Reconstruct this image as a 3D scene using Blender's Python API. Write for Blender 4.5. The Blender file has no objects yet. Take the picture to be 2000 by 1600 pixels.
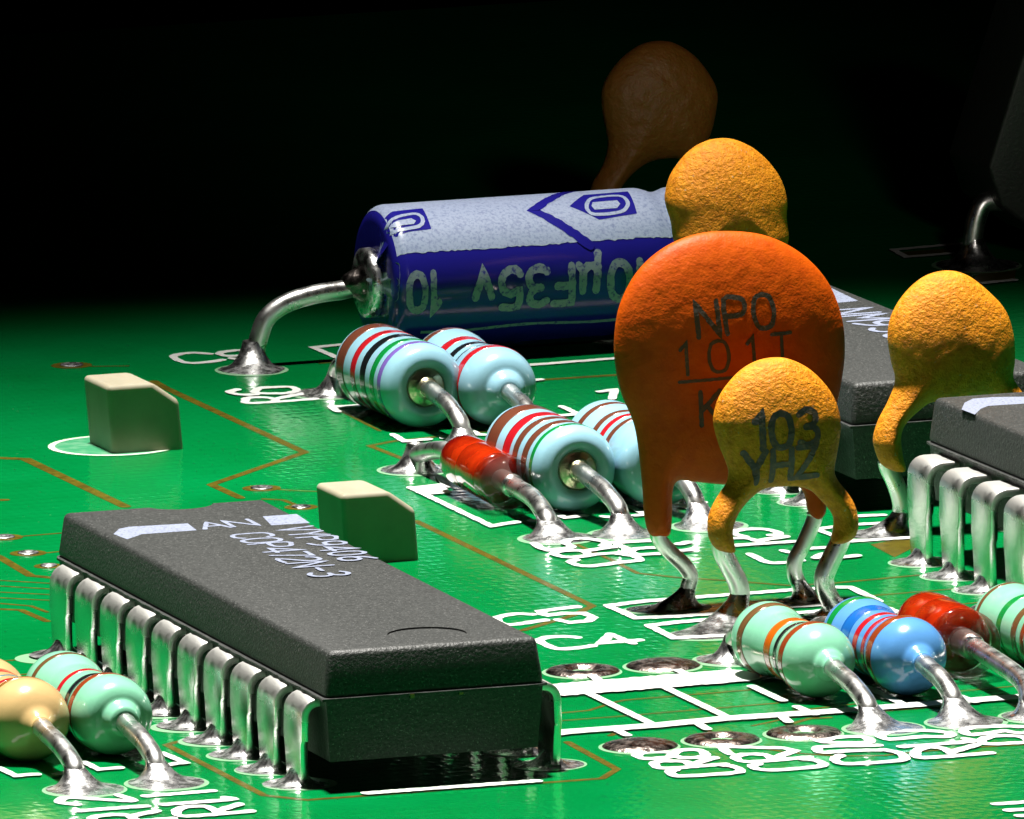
import bpy, bmesh, math, random
import numpy as np
from mathutils import Vector, Matrix, noise
from mathutils.geometry import delaunay_2d_cdt

random.seed(7)
sc = bpy.context.scene
COL = sc.collection
sc.unit_settings.system = 'METRIC'
sc.unit_settings.scale_length = 0.001          # one unit is one millimetre

# ---------------------------------------------------------------- camera
AZ, EL, RO = 0.33295557923288677, 0.15757496586633524, -0.016103104398211273
TX, TY, FO, DIST = 27.553728480640743, 60.825389470326414, 37098.874967366675, 600.0
FW = np.array([math.sin(AZ)*math.cos(EL), math.cos(AZ)*math.cos(EL), -math.sin(EL)])
_r = np.cross(FW, [0, 0, 1.0]); _r /= np.linalg.norm(_r); _u = np.cross(_r, FW)
RT = math.cos(RO)*_r + math.sin(RO)*_u
UP = -math.sin(RO)*_r + math.cos(RO)*_u
CP = np.array([TX, TY, 0.0]) - DIST*FW
cam = bpy.data.cameras.new('camera')
cam.sensor_fit = 'HORIZONTAL'; cam.sensor_width = 36.0
cam.lens = 36.0*FO/2000.0
cam.clip_start = 50; cam.clip_end = 2000
camo = bpy.data.objects.new('camera', cam); COL.objects.link(camo)
M = Matrix(((RT[0], UP[0], -FW[0], CP[0]), (RT[1], UP[1], -FW[1], CP[1]), (RT[2], UP[2], -FW[2], CP[2]), (0, 0, 0, 1)))
camo.matrix_world = M
sc.camera = camo

# ---------------------------------------------------------------- light
w = bpy.data.worlds.new('World'); sc.world = w; w.use_nodes = True
bg = w.node_tree.nodes['Background']; bg.inputs[0].default_value = (0, 0, 0, 1); bg.inputs[1].default_value = 0.0
sc.view_settings.view_transform = 'Standard'; sc.view_settings.look = 'None'
sc.cycles.caustics_reflective = False; sc.view_settings.exposure = 0.0; sc.view_settings.gamma = 1.0

def lamp(name, kind, loc, aim, energy, **kw):
    l = bpy.data.lights.new(name, kind); l.energy = energy
    for k, v in kw.items(): setattr(l, k, v)
    o = bpy.data.objects.new(name, l); COL.objects.link(o)
    o.location = loc
    o.rotation_euler = (Vector(aim)-Vector(loc)).to_track_quat('-Z', 'Y').to_euler()
    return o

lamp('key_lamp', 'SPOT', (-2, 65, 450), (12, -2, 0), 4.1e7, spot_size=math.radians(19.1), spot_blend=0.2,
     shadow_soft_size=18.0, color=(1.0, 0.965, 0.90))
lamp('back_fill_lamp', 'SPOT', (5, -150, 74), (46.5, 88, 6.0), 4.2e5, spot_size=math.radians(7.0), spot_blend=1.0,
     shadow_soft_size=8.0, color=(1.0, 0.93, 0.85))  # added fill spot at the front, brightens the far disc and dark component
lamp('fill_lamp', 'AREA', (-30, -150, 75), (22, 25, 3), 0.25e4, shape='DISK', size=60, color=(1.0, 0.95, 0.88))

# ---------------------------------------------------------------- picture point to place on the board
def ray(px, py): return FW + RT*(px-1000)/FO - UP*(py-800)/FO
def G(px, py, z=0.0):
    d = ray(px, py); p = CP + d*((z-CP[2])/d[2]); return p
def PX(px, py, X): d = ray(px, py); return CP + d*((X-CP[0])/d[0])
def PY(px, py, Y): d = ray(px, py); return CP + d*((Y-CP[1])/d[1])

# ---------------------------------------------------------------- materials
def nodes(m): return m.node_tree.nodes, m.node_tree.links
def mat(name, col, rough=0.5, metal=0.0, spec=0.5, bump=None, var=None, coat=0.0, sss=0.0, trans=0.0, ior=1.5, rvar=None, speck=None):
    if metal < .5 and trans == 0:
        col = tuple(c*.66 for c in col)
        if var: var = (tuple(c*.66 for c in var[0]),)+tuple(var[1:])
        if speck: speck = (tuple(c*.66 for c in speck[0]),)+tuple(speck[1:])
    m = bpy.data.materials.new(name); m.use_nodes = True
    n, l = nodes(m); b = n['Principled BSDF']
    b.inputs['Base Color'].default_value = (*col, 1); b.inputs['Roughness'].default_value = rough
    b.inputs['Metallic'].default_value = metal; b.inputs['Specular IOR Level'].default_value = spec
    b.inputs['Coat Weight'].default_value = coat; b.inputs['Coat Roughness'].default_value = 0.08
    b.inputs['Transmission Weight'].default_value = trans; b.inputs['IOR'].default_value = ior
    if sss:
        b.inputs['Subsurface Weight'].default_value = sss
        b.inputs['Subsurface Radius'].default_value = (1.0, 0.6, 0.3); b.inputs['Subsurface Scale'].default_value = 0.5
    tc = n.new('ShaderNodeTexCoord')
    def nz(scale, detail=4, rough_=0.6):
        t = n.new('ShaderNodeTexNoise'); t.inputs['Scale'].default_value = scale
        t.inputs['Detail'].default_value = detail; t.inputs['Roughness'].default_value = rough_
        l.new(tc.outputs['Object'], t.inputs['Vector']); return t
    if var:                                   # (colour2, scale, lo, hi)
        t = nz(var[1]); r = n.new('ShaderNodeValToRGB')
        r.color_ramp.elements[0].position = var[2]; r.color_ramp.elements[1].position = var[3]
        r.color_ramp.elements[0].color = (*col, 1); r.color_ramp.elements[1].color = (*var[0], 1)
        l.new(t.outputs[0], r.inputs[0]); out = r.outputs[0]
        if speck:
            t2 = nz(speck[1], 2); r2 = n.new('ShaderNodeValToRGB')
            r2.color_ramp.elements[0].position = speck[2]; r2.color_ramp.elements[1].position = speck[3]
            mx = n.new('ShaderNodeMix'); mx.data_type = 'RGBA'
            l.new(t2.outputs[0], r2.inputs[0]); l.new(r2.outputs[0], mx.inputs[0])
            l.new(out, mx.inputs[6]); mx.inputs[7].default_value = (*speck[0], 1); out = mx.outputs[2]
        l.new(out, b.inputs['Base Color'])
    if rvar:                                  # (scale, lo, hi)
        t = nz(rvar[0]); mr = n.new('ShaderNodeMapRange')
        mr.inputs[1].default_value = 0.3; mr.inputs[2].default_value = 0.7
        mr.inputs[3].default_value = rvar[1]; mr.inputs[4].default_value = rvar[2]
        l.new(t.outputs[0], mr.inputs[0]); l.new(mr.outputs[0], b.inputs['Roughness'])
    if bump:                                  # list of (scale, strength, distance)
        prev = None
        for s_, st, di in bump:
            t = nz(s_, 3); bp = n.new('ShaderNodeBump'); bp.inputs['Strength'].default_value = st; bp.inputs['Distance'].default_value = di
            l.new(t.outputs[0], bp.inputs['Height'])
            if prev: l.new(prev.outputs[0], bp.inputs['Normal'])
            prev = bp
        l.new(prev.outputs[0], b.inputs['Normal'])
    return m

def weave(m, strength, dist):
    """glass cloth showing through the lacquer: two crossing waves and some grain"""
    n, l = nodes(m); b = n['Principled BSDF']
    tc = n.new('ShaderNodeTexCoord'); hs = []
    wob = n.new('ShaderNodeTexNoise'); wob.inputs['Scale'].default_value = 0.9; wob.inputs['Detail'].default_value = 3
    l.new(tc.outputs['Object'], wob.inputs['Vector'])
    va = n.new('ShaderNodeVectorMath'); va.operation = 'MULTIPLY_ADD'
    va.inputs[1].default_value = (0.35, 0.5, 0)
    l.new(wob.outputs['Color'], va.inputs[0]); l.new(tc.outputs['Object'], va.inputs[2])
    for axis, sc_ in (('X', 0.85), ('Y', 0.5)):
        t = n.new('ShaderNodeTexWave'); t.wave_type = 'BANDS'; t.bands_direction = axis
        t.inputs['Scale'].default_value = sc_; t.inputs['Distortion'].default_value = 0.6; t.inputs['Detail'].default_value = 1
        l.new(va.outputs[0], t.inputs['Vector']); hs.append(t)
    ml = n.new('ShaderNodeMath'); ml.operation = 'MULTIPLY'
    l.new(hs[0].outputs['Fac'], ml.inputs[0]); l.new(hs[1].outputs['Fac'], ml.inputs[1])
    gz = n.new('ShaderNodeTexNoise'); gz.inputs['Scale'].default_value = 2.4; gz.inputs['Detail'].default_value = 4
    l.new(tc.outputs['Object'], gz.inputs['Vector'])
    ad = n.new('ShaderNodeMath'); ad.operation = 'MULTIPLY_ADD'; ad.inputs[1].default_value = 2.6
    l.new(gz.outputs[0], ad.inputs[0]); l.new(ml.outputs[0], ad.inputs[2])
    bp = n.new('ShaderNodeBump'); bp.inputs['Strength'].default_value = strength; bp.inputs['Distance'].default_value = dist
    l.new(ad.outputs[0], bp.inputs['Height']); l.new(bp.outputs[0], b.inputs['Normal'])

MT = {}
MT['board'] = mat('green_lacquer', (0.0006, 0.183, 0.037), 0.11, spec=0.4, var=((0.0008, 0.230, 0.054), 0.16, 0.35, 0.7), speck=((0.12, 0.34, 0.18), 8.0, 0.73, 0.78))
weave(MT['board'], 0.16, 0.03)
MT['gap'] = mat('bare_laminate', (0.062, 0.050, 0.003), 0.28, var=((0.135, 0.108, 0.006), 3.5, 0.35, 0.7), bump=[(9, 0.5, 0.02)])
MT['silk'] = mat('white_screen_ink', (0.68, 0.69, 0.66), 0.45, var=((0.52, 0.56, 0.50), 2.5, 0.55, 0.8), bump=[(5, 0.3, 0.02)])
MT['ring'] = mat('bare_pad_rim', (0.22, 0.42, 0.24), 0.35, bump=[(6, 0.3, 0.02)])
MT['hole_floor'] = mat('scraped_lacquer', (0.06, 0.34, 0.16), 0.3, var=((0.20, 0.46, 0.28), 1.2, 0.45, 0.7), bump=[(4, 0.4, 0.03)])
MT['white_ring'] = mat('white_hole_rim', (0.62, 0.80, 0.58), 0.4)
MT['solder'] = mat('solder', (0.80, 0.80, 0.80), 0.24, metal=1.0, rvar=(3.0, 0.16, 0.38), bump=[(2.0, 0.3, 0.1), (11, 0.3, 0.02)])
MT['flat_solder'] = mat('tinned_pad', (0.34, 0.28, 0.25), 0.3, metal=1.0, rvar=(4.0, 0.12, 0.38), bump=[(3, 0.5, 0.08), (16, 0.5, 0.02)])
MT['dull_solder'] = mat('dark_solder', (0.16, 0.14, 0.13), 0.3, metal=1.0, rvar=(4.0, 0.15, 0.4), bump=[(3, 0.5, 0.08)])
MT['lead'] = mat('tinned_wire', (0.76, 0.76, 0.74), 0.3, metal=1.0, rvar=(2.0, 0.22, 0.40), bump=[(1.5, 0.16, 0.05), (14, 0.12, 0.02)])
def pin_mat(z0, z1):
    MT['_p'] = mat('tinned_pin', (0.80, 0.795, 0.76), 0.38, metal=1.0, bump=[(1.0, 0.12, 0.06), (9, 0.14, 0.02), (20, 0.45, 0.014)])
    n_, l_ = nodes(MT['_p']); tc_ = n_.new('ShaderNodeTexCoord'); sx_ = n_.new('ShaderNodeSeparateXYZ'); mr_ = n_.new('ShaderNodeMapRange'); nz_ = n_.new('ShaderNodeTexNoise'); nz_.inputs['Scale'].default_value = 2.2; ma_ = n_.new('ShaderNodeMath'); ma_.operation = 'ADD'
    l_.new(tc_.outputs['Object'], sx_.inputs[0]); l_.new(tc_.outputs['Object'], nz_.inputs['Vector']); l_.new(sx_.outputs[2], ma_.inputs[0]); l_.new(nz_.outputs[0], ma_.inputs[1])
    mr_.inputs[1].default_value = z0; mr_.inputs[2].default_value = z1; mr_.inputs[3].default_value = 0.19; mr_.inputs[4].default_value = 0.42      # the bend is duller than the flat shank
    l_.new(ma_.outputs[0], mr_.inputs[0]); l_.new(mr_.outputs[0], n_['Principled BSDF'].inputs['Roughness'])
    return MT.pop('_p')
MT['pin'] = pin_mat(2.3, 2.8); MT['tall_pin'] = pin_mat(2.95, 3.45)
MT['brass'] = mat('end_cap_metal', (0.55, 0.50, 0.32), 0.3, metal=1.0, bump=[(6, 0.6, 0.05)])
MT['plastic'] = mat('black_moulding', (0.0205, 0.0225, 0.0215), 0.5, spec=0.34, var=((0.045, 0.048, 0.046), 9, 0.38, 0.64), speck=((0.17, 0.17, 0.165), 15, 0.62, 0.70), bump=[(10, 1.0, 0.035)])
MT['ink'] = mat('pale_marking_ink', (0.27, 0.305, 0.42), 0.5, var=((0.10, 0.11, 0.15), 11, 0.5, 0.72), bump=[(11, 0.6, 0.03)])
MT['beige'] = mat('beige_plastic', (0.36, 0.325, 0.235), 0.6, spec=.25, var=((0.30, 0.27, 0.19), 0.8, 0.4, 0.7), sss=0.1, bump=[(4, 0.12, 0.03)])
MT['yellow'] = mat('ochre_coating', (0.92, 0.335, 0.014), 0.55, spec=.16, var=((0.62, 0.195, 0.006), 4.5, 0.35, 0.68), speck=((0.50, 0.42, 0.30), 7.0, 0.68, 0.78), bump=[(2.2, 0.25, 0.08), (8.0, 0.8, 0.075), (17, 0.8, 0.03)])
MT['orange'] = mat('orange_coating', (0.68, 0.098, 0.0012), 0.5, spec=.12, var=((0.56, 0.070, 0.001), 2.5, 0.35, 0.7), bump=[(4.0, 0.4, 0.06), (12, 0.5, 0.025)])
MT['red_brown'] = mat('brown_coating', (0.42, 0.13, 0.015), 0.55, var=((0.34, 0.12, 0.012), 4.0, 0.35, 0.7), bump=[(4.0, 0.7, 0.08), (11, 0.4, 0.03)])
MT['cap_ink'] = mat('dark_stamp_ink', (0.035, 0.025, 0.015), 0.6, var=((0.14, 0.06, 0.012), 7, 0.5, 0.8), bump=[(7, 0.5, 0.04)])
MT['yellow_ink'] = mat('dark_stamp_ink_on_ochre', (0.02, 0.022, 0.016), 0.6, var=((0.16, 0.09, 0.02), 6, 0.5, 0.75), bump=[(7, 0.6, 0.05)])
MT['blue_sleeve'] = mat('blue_sleeve', (0.022, 0.018, 0.36), 0.2, coat=0.25, bump=[(1.2, 0.1, 0.1)])
MT['sleeve_white'] = mat('sleeve_white_print', (0.52, 0.61, 0.84), 0.35, var=((0.27, 0.33, 0.58), 10, 0.46, 0.72), bump=[(9, 0.25, 0.02)])
MT['sleeve_print'] = mat('sleeve_letter_print', (0.36, 0.44, 0.50), 0.35, var=((0.04, 0.04, 0.35), 8, 0.52, 0.68), bump=[(9, 0.25, 0.02)])
MT['glass'] = mat('clear_glass', (1.0, 0.99, 0.97), 0.02, trans=1.0, ior=1.48)
MT['amber'] = mat('orange_red_glass_seal', (0.50, 0.028, 0.003), 0.1, coat=1.0, sss=0.2, var=((0.22, 0.006, 0.002), 0.8, 0.36, 0.62), bump=[(1.2, 0.12, 0.06)])
MT['slug'] = mat('diode_slug', (0.42, 0.33, 0.30), 0.35, metal=1.0)
n_, l_ = nodes(MT['glass']); mx_ = n_.new('ShaderNodeMixShader'); tr_ = n_.new('ShaderNodeBsdfTransparent'); mx_.inputs[0].default_value = .5
l_.new(n_['Principled BSDF'].outputs[0], mx_.inputs[1]); l_.new(tr_.outputs[0], mx_.inputs[2]); l_.new(mx_.outputs[0], n_['Material Output'].inputs[0])
MT['dark_case'] = mat('black_case', (0.018, 0.020, 0.017), 0.55, var=((0.03, 0.033, 0.026), 5, 0.4, 0.7), bump=[(8, 0.5, 0.03)])
def paint(name, c, rough=0.2): return mat(name, c, rough, coat=0.35, var=(tuple(v*0.9 for v in c), 1.2, 0.35, 0.7), bump=[(1.6, 0.10, 0.08), (9, 0.06, 0.01)])
MT['mint'] = paint('mint_lacquer', (0.26, 0.66, 0.44))
MT['sky_blue'] = paint('pale_blue_lacquer', (0.34, 0.62, 0.77), 0.24)
MT['mid_blue'] = paint('mid_blue_lacquer', (0.11, 0.33, 0.72))
MT['tan'] = paint('tan_lacquer', (0.68, 0.45, 0.20))
BANDS = {'brown': (0.17, 0.052, 0.028), 'red': (0.52, 0.012, 0.02), 'black': (0.010, 0.012, 0.014), 'green': (0.005, 0.27, 0.05),
         'violet': (0.21, 0.13, 0.50), 'orange': (0.62, 0.13, 0.006), 'blue': (0.012, 0.14, 0.52), 'gold': (0.30, 0.13, 0.025), 'grey_blue': (0.10, 0.24, 0.30), 'rust': (0.30, 0.05, 0.012), 'umber': (0.16, 0.08, 0.03)}
for k_, c_ in BANDS.items(): MT['band_'+k_] = paint('band_'+k_, c_)

# ---------------------------------------------------------------- object helpers
def mesh_obj(name, verts, faces, m, parent=None, smooth=True, auto=None):
    me = bpy.data.meshes.new(name)
    base = np.array(parent['_base']) if parent is not None else np.zeros(3)
    v = np.asarray(verts, float) - base
    me.from_pydata([tuple(p) for p in v], [], [tuple(f) for f in faces]); me.update()
    me.materials.append(MT[m])
    if smooth: me.polygons.foreach_set('use_smooth', [True]*len(me.polygons))
    o = bpy.data.objects.new(name, me); COL.objects.link(o)
    if auto is not None:
        bm = bmesh.new(); bm.from_mesh(me)
        for e in bm.edges:
            if len(e.link_faces) == 2 and e.calc_face_angle(0) > auto: e.smooth = False
        bm.to_mesh(me); bm.free()
    if parent is not None:
        o.parent = parent; o['_base'] = tuple(base)
    else: o['_base'] = (0.0, 0.0, 0.0)
    return o
def fixn(o):
    bm = bmesh.new(); bm.from_mesh(o.data); bmesh.ops.recalc_face_normals(bm, faces=bm.faces); bm.to_mesh(o.data); bm.free(); return o
def thing(name, base, label, cat, group=None):
    o = bpy.data.objects.new(name, None); COL.objects.link(o); o.empty_display_size = 0.5
    o.location = tuple(base); o['_base'] = tuple(float(x) for x in base)
    o['label'] = label; o['category'] = cat
    if group: o['group'] = group
    return o

def catmull(P, per=6, closed=False):
    P = np.asarray(P, float)
    if len(P) < 3 and not closed: 
        return np.array([P[0]+(P[-1]-P[0])*t for t in np.linspace(0, 1, per+1)])
    n_ = len(P); out = []
    seg = n_ if closed else n_-1
    for i in range(seg):
        if closed: a, b, c, d = P[(i-1) % n_], P[i], P[(i+1) % n_], P[(i+2) % n_]
        else: a, b, c, d = P[max(i-1, 0)], P[i], P[i+1], P[min(i+2, n_-1)]
        for t in np.arange(per)/per:
            out.append(0.5*((2*b)+(-a+c)*t+(2*a-5*b+4*c-d)*t*t+(-a+3*b-3*c+d)*t**3))
    if not closed: out.append(P[-1])
    return np.array(out)
def resample(P, step):
    P = np.asarray(P, float); d = np.r_[0, np.cumsum(np.linalg.norm(np.diff(P, axis=0), axis=1))]
    n_ = max(2, int(round(d[-1]/step))+1); s = np.linspace(0, d[-1], n_)
    return np.stack([np.interp(s, d, P[:, k]) for k in range(P.shape[1])], 1)

def ribbon(pts, hw, k=1.0, step=None, jag=0.0, smooth=False, rounded=True):
    """flat stroke: outline of a pen dragged along pts; k widens strokes that run along x"""
    P = np.asarray(pts, float)[:, :2].copy(); P[:, 1] /= k
    if smooth: P = catmull(P, 5)
    keep = [0]+[i for i in range(1, len(P)) if np.linalg.norm(P[i]-P[i-1]) > 1e-6]; P = P[keep]
    if step:
        Q = [P[:1]]
        for a, b in zip(P[:-1], P[1:]):
            n_ = max(1, int(np.linalg.norm(b-a)/step)); Q.append(a+(b-a)*(np.arange(1, n_+1)/n_)[:, None])
        P = np.concatenate(Q)
    T = np.diff(P, axis=0); T /= np.linalg.norm(T, axis=1)[:, None]
    N = np.stack([-T[:, 1], T[:, 0]], 1)
    nn = np.zeros_like(P); nn[0] = N[0]; nn[-1] = N[-1]
    for i in range(1, len(P)-1):
        s = N[i-1]+N[i]; L = np.linalg.norm(s)
        if L < 1e-3: nn[i] = N[i]; continue
        s /= L; nn[i] = s/max(0.45, s@N[i])
    V, F = [], []
    rnd = lambda: 1+jag*(random.random()*2-1)
    for p, q in zip(P, nn): V.append(p+q*hw*rnd()); V.append(p-q*hw*rnd())
    for i in range(len(P)-1): F.append((2*i, 2*i+1, 2*i+3, 2*i+2))
    if rounded:
        for end, sgn in ((0, -1), (len(P)-1, 1)):
            t = T[0 if end == 0 else -1]*sgn; nrm = np.array([-t[1], t[0]])
            ids = []
            a, b = (2*end, 2*end+1) if sgn < 0 else (2*end+1, 2*end)
            ids.append(b if sgn < 0 else a)
            v0 = V[ids[0]]-P[end]
            ang0 = math.atan2(v0[1], v0[0]); 
            dirn = 1 if np.dot(np.array([math.cos(ang0+math.pi/2), math.sin(ang0+math.pi/2)]), t) > 0 else -1
            for j in (1, 2, 3):
                an = ang0+dirn*j*math.pi/4; V.append(P[end]+hw*np.array([math.cos(an), math.sin(an)])); ids.append(len(V)-1)
            ids.append(a if sgn < 0 else b)
            F.append(tuple(ids))
    V = np.array(V); V[:, 1] *= k
    return V, F
def up_faces(V, F):
    out = []
    for f in F:
        a = 0.0
        for i in range(len(f)):
            p, q = V[f[i]], V[f[(i+1) % len(f)]]; a += p[0]*q[1]-q[0]*p[1]
        out.append(tuple(f) if a > 0 else tuple(reversed(f)))
    return out

def tube(path, r, nseg=14, per=6, taper=None, smooth=True):
    P = catmull(path, per) if smooth else np.asarray(path, float)
    T = np.gradient(P, axis=0); T /= np.linalg.norm(T, axis=1)[:, None]
    ref = np.array([1.0, 0, 0]) if abs(T[0][0]) < 0.8 else np.array([0, 1.0, 0])
    V, F = [], []
    u = ref-T[0]*(ref@T[0]); u /= np.linalg.norm(u)
    for i, p in enumerate(P):
        u = u-T[i]*(u@T[i]); u /= np.linalg.norm(u); v = np.cross(T[i], u)
        rr = r*(taper(i/(len(P)-1)) if taper else 1.0)
        for j in range(nseg):
            a = 2*math.pi*j/nseg; V.append(p+rr*(math.cos(a)*u+math.sin(a)*v))
    n_ = len(P)
    for i in range(n_-1):
        for j in range(nseg):
            k = (j+1) % nseg; F.append((i*nseg+j, i*nseg+k, (i+1)*nseg+k, (i+1)*nseg+j))
    F.append(tuple(reversed(range(nseg)))); F.append(tuple((n_-1)*nseg+j for j in range(nseg)))
    return np.array(V), F
def lathe(profile, origin, axis, nseg=40, close=True):
    """profile (t, r) along axis from origin"""
    ax = np.asarray(axis, float); ax /= np.linalg.norm(ax)
    u = np.cross(ax, [0, 0, 1.0]); u /= np.linalg.norm(u); v = np.cross(ax, u); o = np.asarray(origin, float)
    V, F = [], []
    for t, r in profile:
        for j in range(nseg):
            a = 2*math.pi*j/nseg; V.append(o+ax*t+r*(math.cos(a)*u+math.sin(a)*v))
    n_ = len(profile)
    for i in range(n_-1):
        for j in range(nseg):
            k = (j+1) % nseg; F.append((i*nseg+j, i*nseg+k, (i+1)*nseg+k, (i+1)*nseg+j))
    if close:
        F.append(tuple(reversed(range(nseg)))); F.append(tuple((n_-1)*nseg+j for j in range(nseg)))
    return np.array(V), F

BOARD_Z = 0.0
# ---------------------------------------------------------------- the board
board = thing('circuit_board', (30, 40, -1.6), 'glossy green printed circuit board that every component stands on', 'circuit board')
def board_sheet():
    x0, x1, y0, y1 = -60, 120, -60, 150
    V = [(x0, y0, 0), (x1, y0, 0), (x1, y1, 0), (x0, y1, 0), (x0, y0, -1.6), (x1, y0, -1.6), (x1, y1, -1.6), (x0, y1, -1.6)]
    F = [(0, 1, 2, 3), (7, 6, 5, 4), (0, 4, 5, 1), (1, 5, 6, 2), (2, 6, 7, 3), (3, 7, 4, 0)]
    return mesh_obj('laminate', V, F, 'board', board, smooth=False)
laminate = board_sheet()
FLATN = [0]
def flat(name, polys, m, z, hw, k=1.0, jag=0.0, smooth=False, label=None, fills=()):
    V, F = [], []; i = 0
    if m == 'silk': z += 0.0023*FLATN[0]*0.4; FLATN[0] += 1
    for pl in polys:
        pts = np.array([G(*p)[:2] for p in pl])
        v, f = ribbon(pts, hw, k, 0.12 if jag else None, jag, smooth)
        f = up_faces(v, f); o = len(V)
        V += [(p[0], p[1], z+0.0077*i+.006*j/len(v)) for j, p in enumerate(v)]; F += [tuple(a+o for a in g) for g in f]; i += 1
    for pl in fills:
        pts = np.array([G(*p)[:2] for p in pl]); o = len(V)
        V += [(p[0], p[1], z+0.0015*i) for p in pts]; F += [tuple(a+o for a in g) for g in up_faces(pts, [tuple(range(len(pts)))])]; i += 1
    o = mesh_obj(name, V, F, m, board, smooth=False)
    if label: o['label'] = label
    return o
# gaps in the copper: dark lines of bare laminate
GAPS = [
 ([(300, 745), (325, 759), (595, 884), (413, 947), (470, 973)], .20), ([(0, 895), (50, 897), (245, 990)], .24), ([(0, 977), (9, 977)], .22),
 ([(41, 1048), (140, 1040)], .09), ([(94, 1080), (132, 1076)], .09), ([(-20, 1080), (0, 1089), (60, 1125), (104, 1129)], .2),
 ([(0, 1134), (100, 1140)], .08), ([(0, 1145), (100, 1151)], .08), ([(0, 1157), (100, 1162)], .08), ([(0, 1168), (95, 1173)], .08),
 ([(0, 1179), (60, 1184), (92, 1196)], .1), ([(0, 1190), (41, 1192), (92, 1214)], .16), ([(0, 1292), (60, 1287)], .1), ([(0, 1321), (66, 1316)], .1),
 ([(548, 957), (630, 961)], .1), ([(515, 975), (553, 977), (576, 986)], .12), ([(180, 716), (250, 715)], .09),
 ([(812, 1018), (1157, 1184), (1120, 1202), (1020, 1232)], .17), ([(1117, 1060), (1192, 1093), (1245, 1120), (1320, 1128), (1412, 1134), (1542, 1144), (1625, 1140), (1792, 1124)], .11),
 ([(1700, 1164), (1860, 1151)], .09), ([(1840, 1184), (1912, 1177)], .09), ([(1095, 1393), (1150, 1388), (1175, 1380), (1192, 1374), (1220, 1368), (1478, 1347)], .1),
 ([(1098, 1408), (1217, 1399), (1526, 1373)], .09), ([(1276, 1417), (1420, 1406), (1585, 1385), (1700, 1372)], .09), ([(1470, 1418), (1540, 1403), (1640, 1396), (1800, 1384), (1998, 1362)], .09),
 ([(1858, 1352), (1998, 1339)], .09), ([(1192, 1437), (1212, 1428), (1240, 1426)], .14),
 ([(470, 1425), (368, 1444), (325, 1455), (516, 1554), (600, 1563), (1176, 1521), (1205, 1503), (1108, 1450)], .16),
 ([(1440, 1461), (1500, 1464), (1548, 1471), (1632, 1477), (1728, 1476), (1780, 1470), (1910, 1460), (2000, 1455)], .1), ([(1540, 1416), (1580, 1404), (1620, 1402)], .14),
 ([(1029, 744), (1202, 733), (1300, 726)], .22), ([(806, 904), (722, 871), (770, 862), (960, 842)], .15), ([(625, 710), (664, 707)], .08), ([(664, 802), (742, 842)], .09), ([(380, 1040), (410, 1052)], .1),
]
for pl, hw in GAPS: flat('copper_gap', [pl], 'gap', 0.006, hw*.78, k=1.0)
flat('copper_gap', [], 'gap', 0.008, .1, fills=[[(1700, 1064), (1775, 1050), (1800, 1062), (1747, 1089)]])
# white screen print
def silk(name, polys, label, hw=.145, k=1.6, smooth=True, fills=()): return flat(name, polys, 'silk', 0.014, hw, k, 0.16, smooth, label, fills)
Z5 = lambda ox, oy, s, pts: [(ox+x/s, oy+y/s) for x, y in pts]
silk('printed_designator', [[(1128, 1246), (1104, 1244), (1068, 1246), (1054, 1252), (1066, 1260), (1088, 1268), (1124, 1267), (1158, 1262)],
     ], 'white printed C beside the caps, of the C4 marking')
silk('printed_designator', [[(1250, 1251), (1210, 1254), (1174, 1257), (1192, 1240)], [(1192, 1240), (1236, 1258)]], 'white printed 4 of the C4 marking', smooth=False)
silk('printed_designator', [[(1040, 1201), (1005, 1200), (972, 1207), (975, 1217), (1000, 1221), (1065, 1212)]], 'white printed C of the C5 marking')
silk('printed_designator', [[(1128, 1186), (1092, 1190), (1055, 1195), (1062, 1201), (1070, 1203), (1100, 1199), (1140, 1199), (1160, 1207), (1148, 1214), (1112, 1217), (1090, 1212)]], 'white printed 5 of the C5 marking', smooth=False)
silk('printed_designator', [[(410, 692), (372, 690), (338, 697), (362, 709), (400, 709), (435, 704)], [(476, 685), (448, 687), (429, 691), (438, 696), (468, 696), (490, 690)], [(452, 702), (480, 704), (505, 698)]], 'white printed C9 by the bent lead', hw=.13)
o5 = (320, 640, 5)
silk('printed_designator', [Z5(*o5, [(1480, 700), (870, 742), (800, 712), (835, 690), (1000, 688), (1090, 712), (1060, 733)]), Z5(*o5, [(1080, 705), (1370, 650)]),
     Z5(*o5, [(880, 640), (940, 600), (1110, 590), (1240, 590), (1300, 622), (1190, 650), (960, 652), (880, 640)]), Z5(*o5, [(720, 615), (640, 640), (740, 665), (900, 665)])], 'white printed R30 marking at the rear', hw=.13)
o5 = (1240, 1400, 5)
silk('printed_designator', [Z5(*o5, [(370, 372), (320, 350), (100, 352), (20, 380), (100, 415), (320, 402), (370, 372), (440, 335), (600, 328), (690, 368), (640, 402), (440, 405), (370, 372)]),
     Z5(*o5, [(880, 470), (300, 512), (190, 472), (250, 445), (480, 447), (555, 482)]), Z5(*o5, [(555, 478), (780, 410)]),
     Z5(*o5, [(400, 530), (345, 555), (420, 592), (700, 582), (960, 562), (1035, 540), (960, 500), (850, 488)])], 'white printed CR8 marking')
silk('printed_designator', [Z5(*o5, [(930, 370), (830, 297), (1450, 312), (1560, 337), (1390, 400)])], 'white printed 7 of the CR7 marking', smooth=False)
silk('printed_designator', [Z5(*o5, [(1700, 400), (1130, 447), (980, 407), (1060, 375), (1270, 380), (1345, 428)]), Z5(*o5, [(1345, 425), (1420, 398)]),
     Z5(*o5, [(1205, 470), (1150, 492), (1220, 525), (1420, 530), (1760, 502), (1840, 475), (1760, 437), (1640, 427)])], 'white printed CR letters of the CR7 marking')
o5 = (1600, 1380, 5)
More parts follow.
